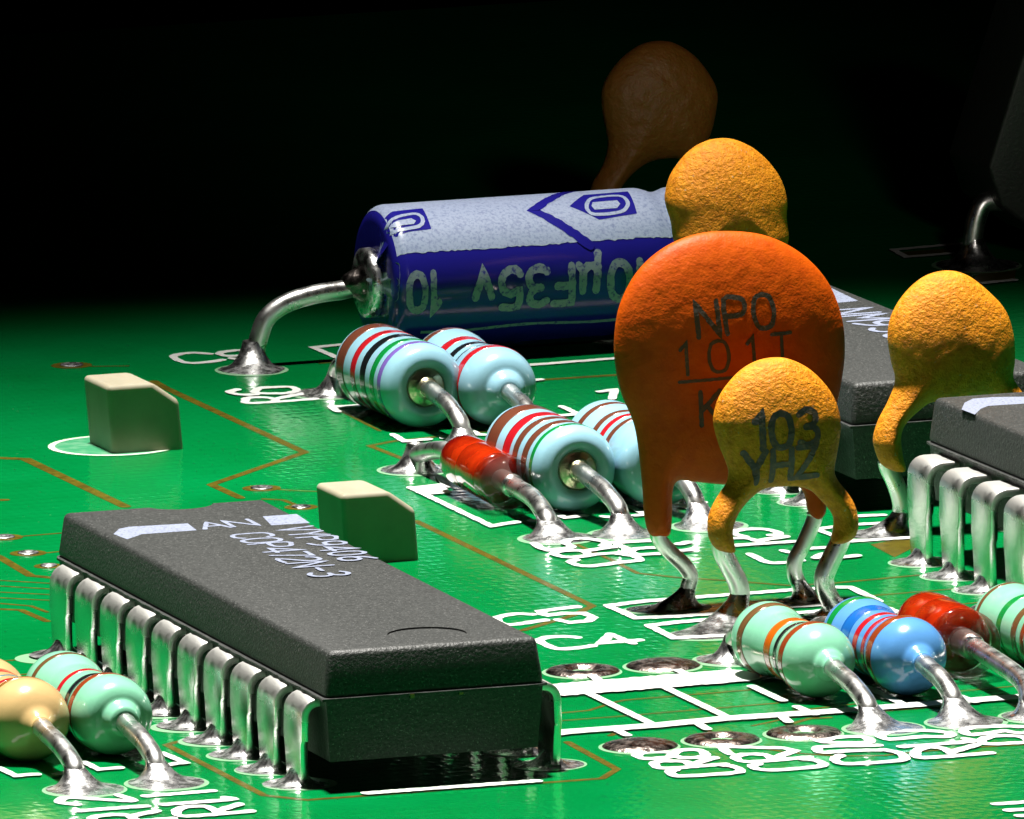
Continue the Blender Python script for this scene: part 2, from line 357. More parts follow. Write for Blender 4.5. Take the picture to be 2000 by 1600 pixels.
silk('printed_designator', [Z5(*o5, [(-20, 290), (30, 350), (440, 360), (490, 330), (380, 300), (130, 315), (40, 355)]), Z5(*o5, [(580, 388), (60, 400), (-20, 425), (40, 458), (300, 440)]), Z5(*o5, [(620, 437), (430, 440), (120, 455)]),
     Z5(*o5, [(210, 492), (150, 530), (230, 570), (450, 567), (740, 547), (840, 515), (760, 462), (620, 437)])], 'white printed CR6 marking in front of the mint resistor')
silk('printed_designator', [Z5(*o5, [(590, 290), (720, 247), (1060, 242), (1270, 268), (1240, 300), (1000, 302), (680, 328), (590, 290)]), Z5(*o5, [(800, 402), (1470, 352), (1430, 325)]),
     Z5(*o5, [(1680, 465), (1020, 512), (945, 455), (1040, 412), (1200, 420), (1290, 470)]), Z5(*o5, [(1280, 462), (1540, 388)])], 'white printed R10 marking in front of the blue resistor')
silk('printed_designator', [Z5(*o5, [(1800, 245), (1500, 282), (1410, 245), (1500, 212), (1800, 200), (2100, 215), (2160, 240), (2000, 268), (1800, 245)]),
     Z5(*o5, [(2300, 340), (1680, 377), (1585, 340), (1700, 302), (1950, 302), (2050, 345)])], 'white printed R9 marking at the board edge')
silk('printed_designator', [Z5(*o5, [(1720, 960), (2200, 930)]), Z5(*o5, [(1840, 1025), (2200, 1000)]), Z5(*o5, [(1950, 1080), (2300, 1060)])], 'white printed strokes cut by the picture edge')
o4 = (0, 1350, 3.846)
silk('printed_designator', [Z5(*o4, [(1090, 795), (1600, 755)]), Z5(*o4, [(1225, 860), (1730, 822), (1690, 808)]), Z5(*o4, [(1890, 910), (1400, 950), (1325, 912), (1400, 880), (1560, 880), (1640, 930)]), Z5(*o4, [(1640, 910), (1800, 860)])], 'white printed R11 marking', hw=.14)
silk('printed_designator', [Z5(*o4, [(580, 857), (450, 840), (500, 806), (700, 815), (890, 828), (1000, 828), (890, 788)]), Z5(*o4, [(590, 907), (1100, 872)]), Z5(*o4, [(1300, 965), (800, 1000), (690, 965), (800, 942), (950, 942), (1020, 980)]), Z5(*o4, [(1010, 945), (1180, 912)])], 'white printed R12 marking', hw=.14)
o6 = (1020, 1000, 6.667)
silk('printed_designator', [Z5(*o6, [(700, 632), (630, 660), (720, 702), (850, 715), (1050, 700), (1300, 665), (1500, 645), (1530, 625), (1460, 590), (1330, 568)]),
     Z5(*o6, [(1330, 545), (1000, 562), (700, 600), (500, 592), (415, 552), (530, 520), (780, 522), (850, 560)]), Z5(*o6, [(850, 520), (1190, 470)]),
     Z5(*o6, [(160, 428), (310, 508), (640, 480), (560, 420), (650, 372), (850, 370), (1050, 402), (1100, 438), (1040, 462)])], 'white printed CR2 marking in front of the glass diode', hw=.14)
silk('printed_designator', [Z5(*o6, [(1190, 410), (1690, 388)]), Z5(*o6, [(1240, 440), (1350, 490), (1330, 540), (1240, 560)]), Z5(*o6, [(1740, 480), (1500, 495), (1410, 530), (1520, 572), (1790, 560)]),
     [(1325, 1066), (1345, 1062)], [(1330, 1079), (1357, 1076)]], 'white printed R28 marking by the orange capacitor leg', hw=.14)
o4 = (1300, 1000, 4)
silk('printed_designator', [Z5(*o4, [(620, 200), (530, 175), (580, 147), (760, 140), (870, 165), (880, 182), (820, 190)]), Z5(*o4, [(510, 215), (640, 215), (780, 258)]), Z5(*o4, [(720, 235), (940, 203)]), Z5(*o4, [(520, 275), (1010, 243)])], 'white printed R27 marking seen under the ochre capacitor', hw=.14)
silk('printed_designator', [Z5(*o4, [(660, 337), (800, 400), (950, 402), (1060, 385)]), Z5(*o4, [(920, 312), (970, 325)]), Z5(*o4, [(1110, 296), (1250, 288)]), Z5(*o4, [(1170, 372), (1240, 340)]), Z5(*o4, [(1370, 370), (1500, 355)])], 'white printed C6 marking behind the wire legs', hw=.14)
def outline(polys, label, hw=.13, fills=()):
    for pl in polys: silk('printed_outline', [pl], label, hw, 1.6, False)
    for fl in fills: silk('printed_outline', [], label, hw, 1.6, False, [fl])
outline([[(686, 673), (611, 680), (748, 738), (1020, 716), (1199, 702), (1330, 692)]], 'white printed rectangle under the blue capacitor')
outline([[(1188, 1185), (1260, 1176), (1430, 1163), (1550, 1154), (1630, 1149), (1660, 1149), (1716, 1176)], [(1188, 1185), (1242, 1209), (1320, 1206), (1400, 1200), (1470, 1191), (1610, 1183), (1716, 1176)]], 'white printed box under the orange capacitor', hw=.15)
outline([[(1268, 1224), (1323, 1217), (1560, 1199), (1725, 1187), (1775, 1206)], [(1268, 1224), (1316, 1248), (1430, 1243), (1600, 1225), (1775, 1206)]], 'white printed box under the ochre capacitor', hw=.15)
outline([Z5(*o4, [(1180, 145), (1300, 125), (1500, 105), (1700, 95), (1900, 85)]), Z5(*o4, [(1210, 155), (1440, 238), (1890, 210), (2000, 205)]), Z5(*o4, [(1500, 40), (1700, 32)])], 'white printed box under the right ochre capacitor')
outline([[(768, 851), (790, 864), (838, 860)], [(866, 858), (884, 856)], [(915, 840), (935, 851), (960, 852)], [(720, 793), (648, 797), (660, 806)]], 'white printed corners under the rear pale blue resistor')
outline([[(802, 955), (960, 1030), (1010, 1022)], [(858, 933), (874, 953)]], 'white printed box of the glass diode', fills=[[(800, 954), (860, 947), (884, 965), (832, 969)]])
outline([[(1037, 1020), (1052, 1019)], [(1080, 1004), (1104, 1014), (1143, 1010)], [(1177, 1012), (1197, 1013)], [(1227, 991), (1262, 1008), (1240, 1010)], [(1330, 990), (1345, 995), (1375, 984)]], 'white printed corners under the front pale blue resistor')
outline([[(1034, 746), (1056, 744)], [(1170, 768), (1200, 764), (1195, 782)], [(1098, 797), (1130, 812), (1085, 815)]], 'white printed corners behind the pale blue pair')
o4 = (0, 1350, 3.846)
outline([Z5(*o4, [(0, 590), (120, 648), (280, 637)]), Z5(*o4, [(420, 637), (500, 620)]), Z5(*o4, [(640, 548), (745, 602), (905, 588)]), Z5(*o4, [(1050, 578), (1095, 590)]), Z5(*o4, [(1225, 478), (1385, 550), (1240, 570)])], 'white printed corners under the left resistors')
outline([[(714, 1553), (1051, 1529)]], 'white printed line in front of the chip', hw=.14)
outline([[(1745, 491), (1770, 505), (1860, 498)], [(1745, 491), (1890, 478)], [(1920, 556), (1982, 550)]], 'white printed box at the dark component')
def bars(polys, label, hw, k): flat('printed_bar', polys, 'silk', 0.0145, hw, k, 0.06, False, label)
bars([[(1080, 1352), (1448, 1323)]], 'thick white printed bar across the empty diode places', .5, 2.0)
bars([[(1085, 1436), (1107, 1433), (1275, 1421), (1418, 1407), (1600, 1395), (1795, 1380), (2010, 1363)]], 'white printed line in front of the thick bar', .2, 1.9)
for q in ([(1152, 1320), (1176, 1338)], [(1150, 1358), (1275, 1419)], [(1316, 1308), (1348, 1326)], [(1300, 1347), (1425, 1407)], [(1468, 1344), (1530, 1373)], [(1556, 1384), (1592, 1400)], [(1200, 1428), (1226, 1441)], [(1361, 1416), (1382, 1429)], [(1525, 1402), (1541, 1415)], [(1690, 1345), (1760, 1378)], [(1850, 1355), (1905, 1376)]):
    bars([q], None, .15, 1.0)

# empty pads and plated holes
def disc_ring(cx, cy, r0, r1, z0, z1, n_=40, ky=1.0, zc=None):
    V, F = [], []
    for j in range(n_):
        a = 2*math.pi*j/n_; c, s = math.cos(a), math.sin(a)
        V.append((cx+r0*c, cy+r0*s*ky, z0)); V.append((cx+r1*c, cy+r1*s*ky, z1))
    for j in range(n_):
        k = (j+1) % n_; F.append((2*j, 2*j+1, 2*k+1, 2*k))
    return V, F
def solder_rim(p, rx=1.25, ry=1.3, m='ring'):
    V, F = disc_ring(p[0], p[1], 0.3, rx, 0.010, 0.010, 40, ry/rx); o = mesh_obj('pad_rim', V, F, m, board, smooth=False); return fixn_up(o)
def fixn_up(o):
    bm = bmesh.new(); bm.from_mesh(o.data)
    fl = [f for f in bm.faces if f.normal.z < 0]
    bmesh.ops.reverse_faces(bm, faces=fl); bm.to_mesh(o.data); bm.free(); return o
def empty_pad(px, py, kind):
    p = G(px, py); solder_rim((p[0]-.06, p[1]-.12), 1.16, 1.24)
    prof = [(1.08, .012), (1.0, .075), (.8, .11), (.62, .12), (.52, .10), (.42, .03), (.25, -.05), (.02, -.07)] if kind else [(1.08, .012), (1.0, .07), (.75, .13), (.45, .17), (.2, .18), (.02, .18)]
    V, F = [], []; n_ = 40
    for r, z in prof:
        for j in range(n_):
            a = 2*math.pi*j/n_; V.append((p[0]+r*math.cos(a), p[1]+r*math.sin(a), z+0.01+0.012*noise.noise(Vector((px+r*3*math.cos(a), r*3*math.sin(a), 0)))))
    for i in range(len(prof)-1):
        for j in range(n_): k = (j+1) % n_; F.append((i*n_+j, i*n_+k, (i+1)*n_+k, (i+1)*n_+j))
    F.append(tuple((len(prof)-1)*n_+j for j in range(n_)))
    o = mesh_obj('solder_pad', V, F, 'flat_solder', board); fixn_up(o)
for a in ((1138, 1312, 1), (1295, 1301, 0), (1250, 1458, 0), (1410, 1446, 1), (1570, 1433, 1)): empty_pad(*a)
def via(px, py, r):
    p = G(px, py)
    V, F = disc_ring(p[0], p[1], r*.55, r, 0.012, 0.009, 28); fixn_up(mesh_obj('via', V, F, 'gap', board, smooth=False))
    V, F = [], []
    prof = [(r*.58, .02), (r*.5, .05), (r*.36, .03), (r*.2, -.01), (r*.03, -.02)]
    for rr, z in prof:
        for j in range(20): a = 2*math.pi*j/20; V.append((p[0]+rr*math.cos(a), p[1]+rr*math.sin(a), z+.012))
    for i in range(4):
        for j in range(20): k = (j+1) % 20; F.append((i*20+j, i*20+k, (i+1)*20+k, (i+1)*20+j))
    F.append(tuple(80+j for j in range(20)))
    fixn_up(mesh_obj('via_plug', V, F, 'solder', board))
for a in ((8, 1050, .58), (55, 1081, .56), (95, 1106, .45), (511, 954, .6), (588, 991, .52), (140, 714, .66)): via(*a)
p_ = G(222, 871); V, F = disc_ring(p_[0], p_[1], 1.84, 2.06, 0.02, 0.02, 56); fixn_up(mesh_obj('hole_rim', V, F, 'white_ring', board, smooth=False))
V, F = disc_ring(p_[0], p_[1], 0.2, 1.86, 0.012, 0.012, 56); fixn_up(mesh_obj('hole_floor', V, F, 'hole_floor', board, smooth=False))

# ---------------------------------------------------------------- solder, leads
def lead_at(path):
    P = catmull(np.asarray(path, float), 6); k = len(P)-1
    while k > 0 and P[k-1, 2] > P[k, 2]: k -= 1
    Q = P[k:][::-1]
    return lambda z: np.array([np.interp(z, Q[:, 2], Q[:, 0]), np.interp(z, Q[:, 2], Q[:, 1])])
def solder(parent, pad, foot, r_lead, h, rx=1.08, ry=1.12, m='solder', rim=True, pw=2.4, nm='solder_joint', path=None):
    """concave fillet rising from an oval pad to a lead standing at foot"""
    V, F = [], []; n_ = 36; K = 10
    sd = pad[0]*3.1+pad[1]; h = h*random.uniform(.82, 1.12)
    for i in range(K+1):
        t = i/K
        s = 1-(1-t)**1.25 if t < 1 else 1
        c = np.array([pad[0]+(foot[0]-pad[0])*s, pad[1]+(foot[1]-pad[1])*s])
        z = 0.012+h*(t**pw)
        if path is not None: c = c+(lead_at(path)(z)-np.asarray(foot)[:2])*s
        for j in range(n_):
            a = 2*math.pi*j/n_
            ax, ay = rx+(r_lead-.03-rx)*s, ry+(r_lead-.03-ry)*s
            nz = 1+(0.10*noise.noise(Vector((sd+1.3*math.cos(a), 1.3*math.sin(a), t*2)))+.04*noise.noise(Vector((sd+5*math.cos(a), 5*math.sin(a), t*5))))*(1-t)
            V.append((c[0]+ax*nz*math.cos(a), c[1]+ay*nz*math.sin(a), z))
    for i in range(K):
        for j in range(n_): k = (j+1) % n_; F.append((i*n_+j, i*n_+k, (i+1)*n_+k, (i+1)*n_+j))
    o = mesh_obj(nm, V, F, m, parent)
    if rim: solder_rim((pad[0]-.05, pad[1]-.12), rx+.12, ry+.14)
    return o

def band_profile(prof, t0, t1, eps):
    ts = [p[0] for p in prof]; rs = [p[1] for p in prof]
    q = np.linspace(t0, t1, 7); r = np.interp(q, ts, rs)
    return [(t0, r[0]-.02)]+[(a, b+eps) for a, b in zip(q, r)]+[(t1, r[-1]-.02)]

def resistor(name, label, X, yf, yr, z, R, body, bands, pad, foot, rear=None, waist=.9, style='dome', group='resistors lying on the board', exitlen=1.0, rear_pad=None):
    """body along y from front tip yf to rear tip yr; bands listed front to rear as (t0, t1, colour)"""
    t = thing(name, (X, (yf+yr)/2, 0), label, 'resistor', group)
    L = yr-yf
    lr = 0.28
    if style == 'dome':      # bulging ends with a lacquer neck over the lead
        half = [(-.28, lr*1.08), (-.16, lr*1.18), (-.02, lr*1.55), (.10, .46*R), (.2, .60*R), (.34, .75*R), (.52, .87*R), (.75, .96*R), (1.0, R), (1.25, R), (1.55, .985*R), (1.9, (waist+.05)*R), (2.3, waist*R)]
    elif style == 'crater':  # fat body with rounded, hollow ends
        half = [(.34, .34*R), (.26, .43*R), (.10, .50*R), (.02, .60*R), (.02, .70*R), (.08, .80*R), (.19, .90*R), (.36, .965*R), (.58, R), (1.1, R), (1.6, .995*R), (2.2, waist*R)]
    else:                    # rounded end with a soft collar
        half = [(-.35, lr*1.1), (-.30, lr*1.5), (-.18, .42*R), (0, .50*R), (.05, .56*R), (.09, .66*R), (.2, .80*R), (.42, .92*R), (.75, .985*R), (1.05, R), (1.5, .985*R), (2.0, (waist+.03)*R), (2.3, waist*R)]
    prof = half+[(L-a, b) for a, b in reversed(half)]
    # smooth resample of the profile
    P = catmull([(a, b) for a, b in prof], 3)
    V, F = lathe([(a, max(b, .05)) for a, b in P], (X, yf, z), (0, 1, 0), 48, close=True)
    mesh_obj('body', V, F, body, t)
    mono = sorted([(a, b) for a, b in P if b > .62*R])
    for t0, t1, c in bands:
        V, F = lathe(band_profile(mono, t0, t1, .008), (X, yf, z), (0, 1, 0), 48, close=False)
        V = np.array([(p[0], p[1]+.045*noise.noise(Vector(((p[0]-X)*1.1, t0*7+X, (p[2]-z)*1.1))), p[2]) for p in V])
        o = mesh_obj('colour_band', V, F, 'band_'+c, t); o['label'] = c.replace('_', ' ')+' colour band'
    if style == 'crater':
        for y0, s in ((yf, 1), (yr, -1)):
            V, F = lathe([(.34, .47*R), (.20, .47*R), (.12, .42*R), (.10, .30*R), (-.02, .24*R), (-.10, lr)], (X, y0, z), (0, s, 0), 32)
            fixn(mesh_obj('end_cap', V, F, 'brass', t))
    ex = yf-exitlen
    path = [(X, yf+.3, z), (X, yf-.35*exitlen, z-.01), (X+.1*(foot[0]-X), ex+.25, z-.08), (X+.6*(foot[0]-X), (ex+foot[1])/2+.1, z*.78), (foot[0], foot[1]+.12, z*.46), (foot[0], foot[1], 0.05), (foot[0], foot[1], -.2)]
    V, F = tube(path, lr); ld = mesh_obj('lead', V, F, 'lead', t)
    solder(ld, pad, foot, lr+.01, .68, path=path)
    if rear is not None:
        rp = rear_pad if rear_pad is not None else rear
        path = [(X, yr-.3, z), (X, yr+.45, z), (rear[0], rear[1]-.45, z*.75), (rear[0], rear[1], z*.35), (rear[0], rear[1], -.2)]
        V, F = tube(path, lr); ld = mesh_obj('lead', V, F, 'lead', t)
        solder(ld, rp, rear, lr+.01, .75)
    return t
g2 = lambda *a: G(*a)[:2]
resistor('resistor', 'mint green resistor with an orange band beside the blue one', 18.16, 6.05, 12.3, 1.10, 1.08, 'mint',
         [(1.1, 1.5, 'rust'), (1.95, 2.28, 'black'), (2.6, 3.12, 'orange'), (4.6, 4.95, 'umber')], g2(1726, 1422), g2(1698, 1413), rear=g2(1432, 1288), waist=.86)
resistor('resistor', 'mid blue resistor between the mint one and the red glass diode', 20.66, 5.35, 11.35, 1.15, 1.14, 'mid_blue',
         [(1.05, 1.5, 'rust'), (1.95, 2.3, 'red'), (2.7, 3.05, 'red'), (3.45, 4.05, 'blue'), (4.6, 4.95, 'green')], g2(1887, 1410), g2(1864, 1400), rear=(20.66, 14.3), waist=.86)
resistor('resistor', 'pale mint resistor cut by the picture edge beside the right red diode', 25.6, 5.9, 12.1, 1.12, 1.12, 'mint',
         [(1.2, 1.55, 'rust'), (2.1, 2.55, 'umber'), (3.4, 3.75, 'green'), (5.0, 5.2, 'umber')], (25.6, 1.7), (25.4, 1.8), rear=(25.6, 14.4), waist=.9)
resistor('resistor', 'mint green resistor beside the chip pins with a red and a black band', -3.35, 5.75, 12.0, 1.14, 1.15, 'mint',
         [(1.15, 1.55, 'rust'), (1.95, 2.42, 'black'), (3.0, 3.28, 'red'), (4.85, 5.1, 'umber')], g2(326, 1529), g2(306, 1522), rear=(-3.35, 14.4), waist=.84, style='collar')
resistor('resistor', 'tan resistor with red and gold bands', -5.79, 5.8, 12.1, 1.14, 1.2, 'tan',
         [(1.3, 1.75, 'gold'), (2.25, 2.5, 'red'), (3.0, 3.15, 'grey_blue'), (3.7, 4.2, 'red')], g2(166, 1542), g2(148, 1535), rear=(-5.79, 14.4), waist=.82)
resistor('resistor', 'pale blue resistor with hollow silver end beside the small glass diode', 22.70, 40.6, 46.1, 1.36, 1.34, 'sky_blue',
         [(.62, .86, 'green'), (1.12, 1.6, 'brown'), (2.05, 2.5, 'brown'), (2.78, 3.4, 'red'), (4.0, 4.85, 'brown')], g2(1222, 1043), g2(1212, 1037), rear=(22.78, 48.6), waist=.985, style='crater')
resistor('resistor', 'pale blue resistor half hidden behind the orange disc', 25.35, 40.2, 46.2, 1.35, 1.30, 'sky_blue',
         [(2.0, 2.35, 'brown'), (2.7, 3.05, 'red'), (3.4, 3.75, 'brown'), (4.6, 4.95, 'brown')], g2(1385, 1027), g2(1362, 1020), rear=(25.35, 48.7), waist=.95, style='crater')
resistor('resistor', 'pale blue resistor with a violet and a green band', 23.75, 57.9, 63.5, 1.36, 1.34, 'sky_blue',
         [(.68, 1.0, 'violet'), (1.35, 1.78, 'green'), (2.25, 2.75, 'black'), (3.2, 3.65, 'red'), (4.3, 5.0, 'brown')], g2(905, 872), g2(903, 868), rear=(23.5, 66.1), rear_pad=(23.3, 66.4), waist=.99, style='crater')
resistor('resistor', 'rear pale blue resistor with closed end and two red bands', 26.0, 56.9, 63.0, 1.28, 1.26, 'sky_blue',
         [(.95, 1.4, 'red'), (2.0, 2.15, 'black'), (2.55, 2.95, 'black'), (3.5, 4.0, 'red'), (5.0, 5.4, 'brown')], (26.0, 53.8), (26.0, 53.9), rear=(26.0, 65.6), waist=.90, style='collar')

# ---------------------------------------------------------------- glass diodes
def diode(label, front, rear_, R, pad, foot, rear_foot, rear_mid, fmid, sealr=(.16, .76)):
    f, r = np.array(front, float), np.array(rear_, float); ax = r-f; L = np.linalg.norm(ax); ax /= L
    t = thing('glass_diode', ((f[0]+r[0])/2, (f[1]+r[1])/2, 0), label, 'diode', 'red glass diodes')
    def cap_prof(L, R, e):
        a = [(e*(1-math.cos(q)), R-e+e*math.sin(q)) for q in np.linspace(0, math.pi/2, 7)]
        return a+[(L-x, y) for x, y in reversed(a)]
    l0, l1 = L*(1-sealr[1]), L
    e = .5*R; q = [(e*(1-math.cos(w_)), R-e+e*math.sin(w_)) for w_ in np.linspace(0, math.pi/2, 8)]
    V, F = lathe([(.0, .31), (.0, .4*R)]+q+[(l0-.05, R), (l0+.12, R*.99), (l0+.12, .93*R)], f, ax, 40, close=False); fixn(mesh_obj('glass_end', V, F, 'glass', t))
    V, F = lathe([(l0-.20*R, .30*R), (l0-.18*R, .45*R), (l0-.13*R, .62*R), (l0-.05*R, .80*R), (l0+.04, .91*R), (l0+.12, .96*R), (l0+.3, R), ((l0+l1)/2-.07, R), ((l0+l1)/2-.03, .993*R), ((l0+l1)/2, .985*R), ((l0+l1)/2+.03, .993*R), ((l0+l1)/2+.07, R), (l1-.75, .99*R), (l1-.4, .95*R), (l1-.2, .87*R), (l1-.08, .75*R), (l1-.02, .6*R), (l1, .4*R)], f, ax, 40)
    fixn(mesh_obj('glass_body', V, F, 'amber', t))
    V, F = lathe([(.05, .2), (.05, .36*R), (.2, .40*R), (l0-.19*R, .40*R)], f, ax, 28); fixn(mesh_obj('slug', V, F, 'slug', t))
    d = -ax
    path = [f+ax*.05, f+d*.3, fmid, (foot[0], foot[1]+.1, .45), (foot[0], foot[1], 0), (foot[0], foot[1], -.2)]
    V, F = tube(path, .29, taper=lambda s: 1.25 if s < .12 else 1.0); ld = mesh_obj('lead', V, F, 'lead', t); solder(ld, pad, foot, .30, .7, path=path)
    path = [r-ax*.05, r+ax*.3, rear_mid, (rear_foot[0], rear_foot[1], .4), (rear_foot[0], rear_foot[1], -.2)]
    V, F = tube(path, .29); ld = mesh_obj('lead', V, F, 'lead', t); solder(ld, rear_foot, rear_foot, .30, .8)
    return t
diode('small red glass diode between the beige peg and the pale blue resistor', (20.85, 41.5, .90), (20.95, 46.7, 1.0), .82, g2(1088, 1051), g2(1072, 1045), g2(812, 917), (20.95, 48.6, .95), (20.75, 39.2, .82))
diode('red glass diode to the right of the mid blue resistor', (23.15, 7.6, 1.05), (23.15, 12.0, 1.15), .98, (22.93, 1.7), (22.7, 1.8), (22.9, 14.3), (23.1, 13.2, 1.0), (23.0, 3.4, .80))

# ---------------------------------------------------------------- chips
def chip_body(parent, x0, x1, y0, y1, zb, zm, zt, notch=None, dimple=None, dr=.17):
    """two drafted halves meeting at a thin parting flange"""
    def prism(xa, xb, ya, yb, za, d, zb_, notch):
        bot, top = [], []
        def ring(ins):
            p = [(xa+ins, ya+ins), (xb-ins, ya+ins), (xb-ins, yb-ins)]
            if notch:
                cx, hw, dp = notch
                for a in np.linspace(0, math.pi, 11): p.append((cx+hw*math.cos(a), yb-ins-dp*math.sin(a)))
            p.append((xa+ins, yb-ins)); return p
        A, B = ring(0 if za < zb_ else 0), ring(d)
        n_ = len(A); V = [(x, y, za) for x, y in A]+[(x, y, zb_) for x, y in B]
        F = [tuple(range(n_)), tuple(range(2*n_-1, n_-1, -1))]+[(i, i+n_, (i+1) % n_+n_, (i+1) % n_) for i in range(n_)]
        return V, F
    V1, F1 = prism(x0, x1, y0, y1, zm, dr, zt, notch)
    V2, F2 = prism(x0+.05, x1-.05, y0+.05, y1-.05, zm-.001, dr*.8, zb, None)
    o = mesh_obj('body', V1, F1, 'plastic', parent, smooth=False)
    bm = bmesh.new(); bm.from_mesh(o.data); bmesh.ops.recalc_face_normals(bm, faces=bm.faces)
    bmesh.ops.bevel(bm, geom=[e for e in bm.edges if not (notch and abs(sum((v.co for v in e.verts), Vector())[1]/2+parent['_base'][1]-y1) < .9*1.2 and abs((e.verts[0].co.x+e.verts[1].co.x)/2+parent['_base'][0]-notch[0]) < notch[1]*1.02)], offset=.17, segments=4, affect='EDGES', profile=.5)
    for f in bm.faces: f.smooth = True
    bm.to_mesh(o.data); bm.free()
    if dimple:
        cx, cy, r, dep = dimple
        V, F = lathe([(0, r), (dep+.5, r)], (cx, cy, zt+.5), (0, 0.0001, -1), 48)
        c = fixn(mesh_obj('cutter', V, F, 'plastic', parent))
        md = o.modifiers.new('cut', 'BOOLEAN'); md.operation = 'DIFFERENCE'; md.object = c; md.solver = 'EXACT'
        bpy.context.view_layer.update()
        dg = bpy.context.evaluated_depsgraph_get(); me = bpy.data.meshes.new_from_object(o.evaluated_get(dg))
        o.modifiers.clear(); o.data = me; bpy.data.objects.remove(c)
        for f in me.polygons: f.use_smooth = True
    bm = bmesh.new(); bm.from_mesh(o.data)
    for e in bm.edges:
        if len(e.link_faces) == 2 and e.calc_face_angle(0) > .45: e.smooth = False
    bm.to_mesh(o.data); bm.free()
    V, F = V2, F2
    lo = mesh_obj('lower_body', V, F, 'plastic', parent, smooth=False); fixn(lo)
    # ragged parting flash
    rng = random.Random(3); Vf, Ff = [], []
    pts = resample([(x0, y0), (x1, y0), (x1, y1), (x0, y1), (x0, y0)], .3)
    cxm, cym = (x0+x1)/2, (y0+y1)/2
    for p in pts:
        d = np.array([1.0 if p[0] > x1-.01 else (-1.0 if p[0] < x0+.01 else 0), 1.0 if p[1] > y1-.01 else (-1.0 if p[1] < y0+.01 else 0)])
        e = .05+.06*rng.random()
        Vf += [(p[0]-d[0]*.1, p[1]-d[1]*.1, zm+.03), (p[0]+d[0]*e, p[1]+d[1]*e, zm+.02), (p[0]+d[0]*e, p[1]+d[1]*e, zm-.05), (p[0]-d[0]*.1, p[1]-d[1]*.1, zm-.06)]
    n_ = len(pts)
    for i in range(n_-1):
        for k in range(3): Ff.append((4*i+k, 4*i+k+1, 4*i+4+k+1, 4*i+4+k))
    fixn(mesh_obj('parting_flash', Vf, Ff, 'plastic', parent, smooth=False))
    return o
def pin_geo(xb, xo, y, zm, th=.24, wtop=1.7, wlow=1.52):
    """flat lead: out of the body at xb, bent over at xo and down into the board"""
    s = 1 if xo > xb else -1
    R = .4
    cl = [(xb, zm)]+[(xo-s*R+s*R*math.sin(a), zm-R+R*math.cos(a)) for a in np.linspace(0, math.pi/2, 7)]+[(xo+s*.02, zm*.55), (xo+s*.03, zm*.5), (xo, .25), (xo-s*.02, -.3)]
    wd = [wtop]*8+[wtop, wlow, wlow*.9, wlow*.6]
    P = np.array(cl); T = np.gradient(P, axis=0); T /= np.linalg.norm(T, axis=1)[:, None]; N = np.stack([-T[:, 1], T[:, 0]], 1)*s
    V, F = [], []
    for p, nrm, wv in zip(P, N, wd):
        for yy, q in ((-.5, 1), (.5, 1), (.5, -1), (-.5, -1)):
            V.append((p[0]+nrm[0]*th/2*q, y+yy*wv, p[1]+nrm[1]*th/2*q))
    n_ = len(P)
    for i in range(n_-1):
        for k in range(4): m_ = (k+1) % 4; F.append((4*i+k, 4*i+m_, 4*i+4+m_, 4*i+4+k))
    F += [(0, 1, 2, 3), tuple(4*(n_-1)+k for k in (3, 2, 1, 0))]
    return V, F
def add_pins(parent, xs, bodyx, ys, zm, pm='pin'):
    proto = {}
    for side in (0, 1):
        for y in ys:
            key = side
            if key not in proto:
                V, F = pin_geo(bodyx[side], xs[side], y, zm)
                o = mesh_obj('pin', V, F, pm, parent, smooth=True); fixn(o)
                bm = bmesh.new(); bm.from_mesh(o.data)
                bmesh.ops.bevel(bm, geom=[e for e in bm.edges if e.calc_face_angle(0) > 1.0], offset=.045, segments=2, affect='EDGES', profile=.5)
                for f in bm.faces: f.smooth = True
                for e in bm.edges:
                    if len(e.link_faces) == 2 and e.calc_face_angle(0) > .6: e.smooth = False
                bm.to_mesh(o.data); bm.free()
                sj = solder(o, (xs[side], y), (xs[side], y), .3, .5, .98, .92, rim=False, pw=2.4)
                # the fillet hugs the flat pin: stretch its top along y
                b = parent['_base']
                for v in sj.data.vertices:
                    k = min(1, max(0, v.co.z+b[2])/.6)
                    v.co.y = (y-b[1])+(v.co.y-(y-b[1]))*(1+1.1*k)
                    v.co.x = (xs[side]-b[0])+(v.co.x-(xs[side]-b[0]))*(1-.76*k)
                proto[key] = (o, sj, y)
            else:
                o0, s0, y0 = proto[key]
                o = o0.copy(); COL.objects.link(o); o.parent = parent; o.location = (0, y-y0, 0)
                s = s0.copy(); COL.objects.link(s); s.parent = o; s.location = (0, 0, 0)
            solder_rim((xs[side], y-.08), 1.06, 1.02)
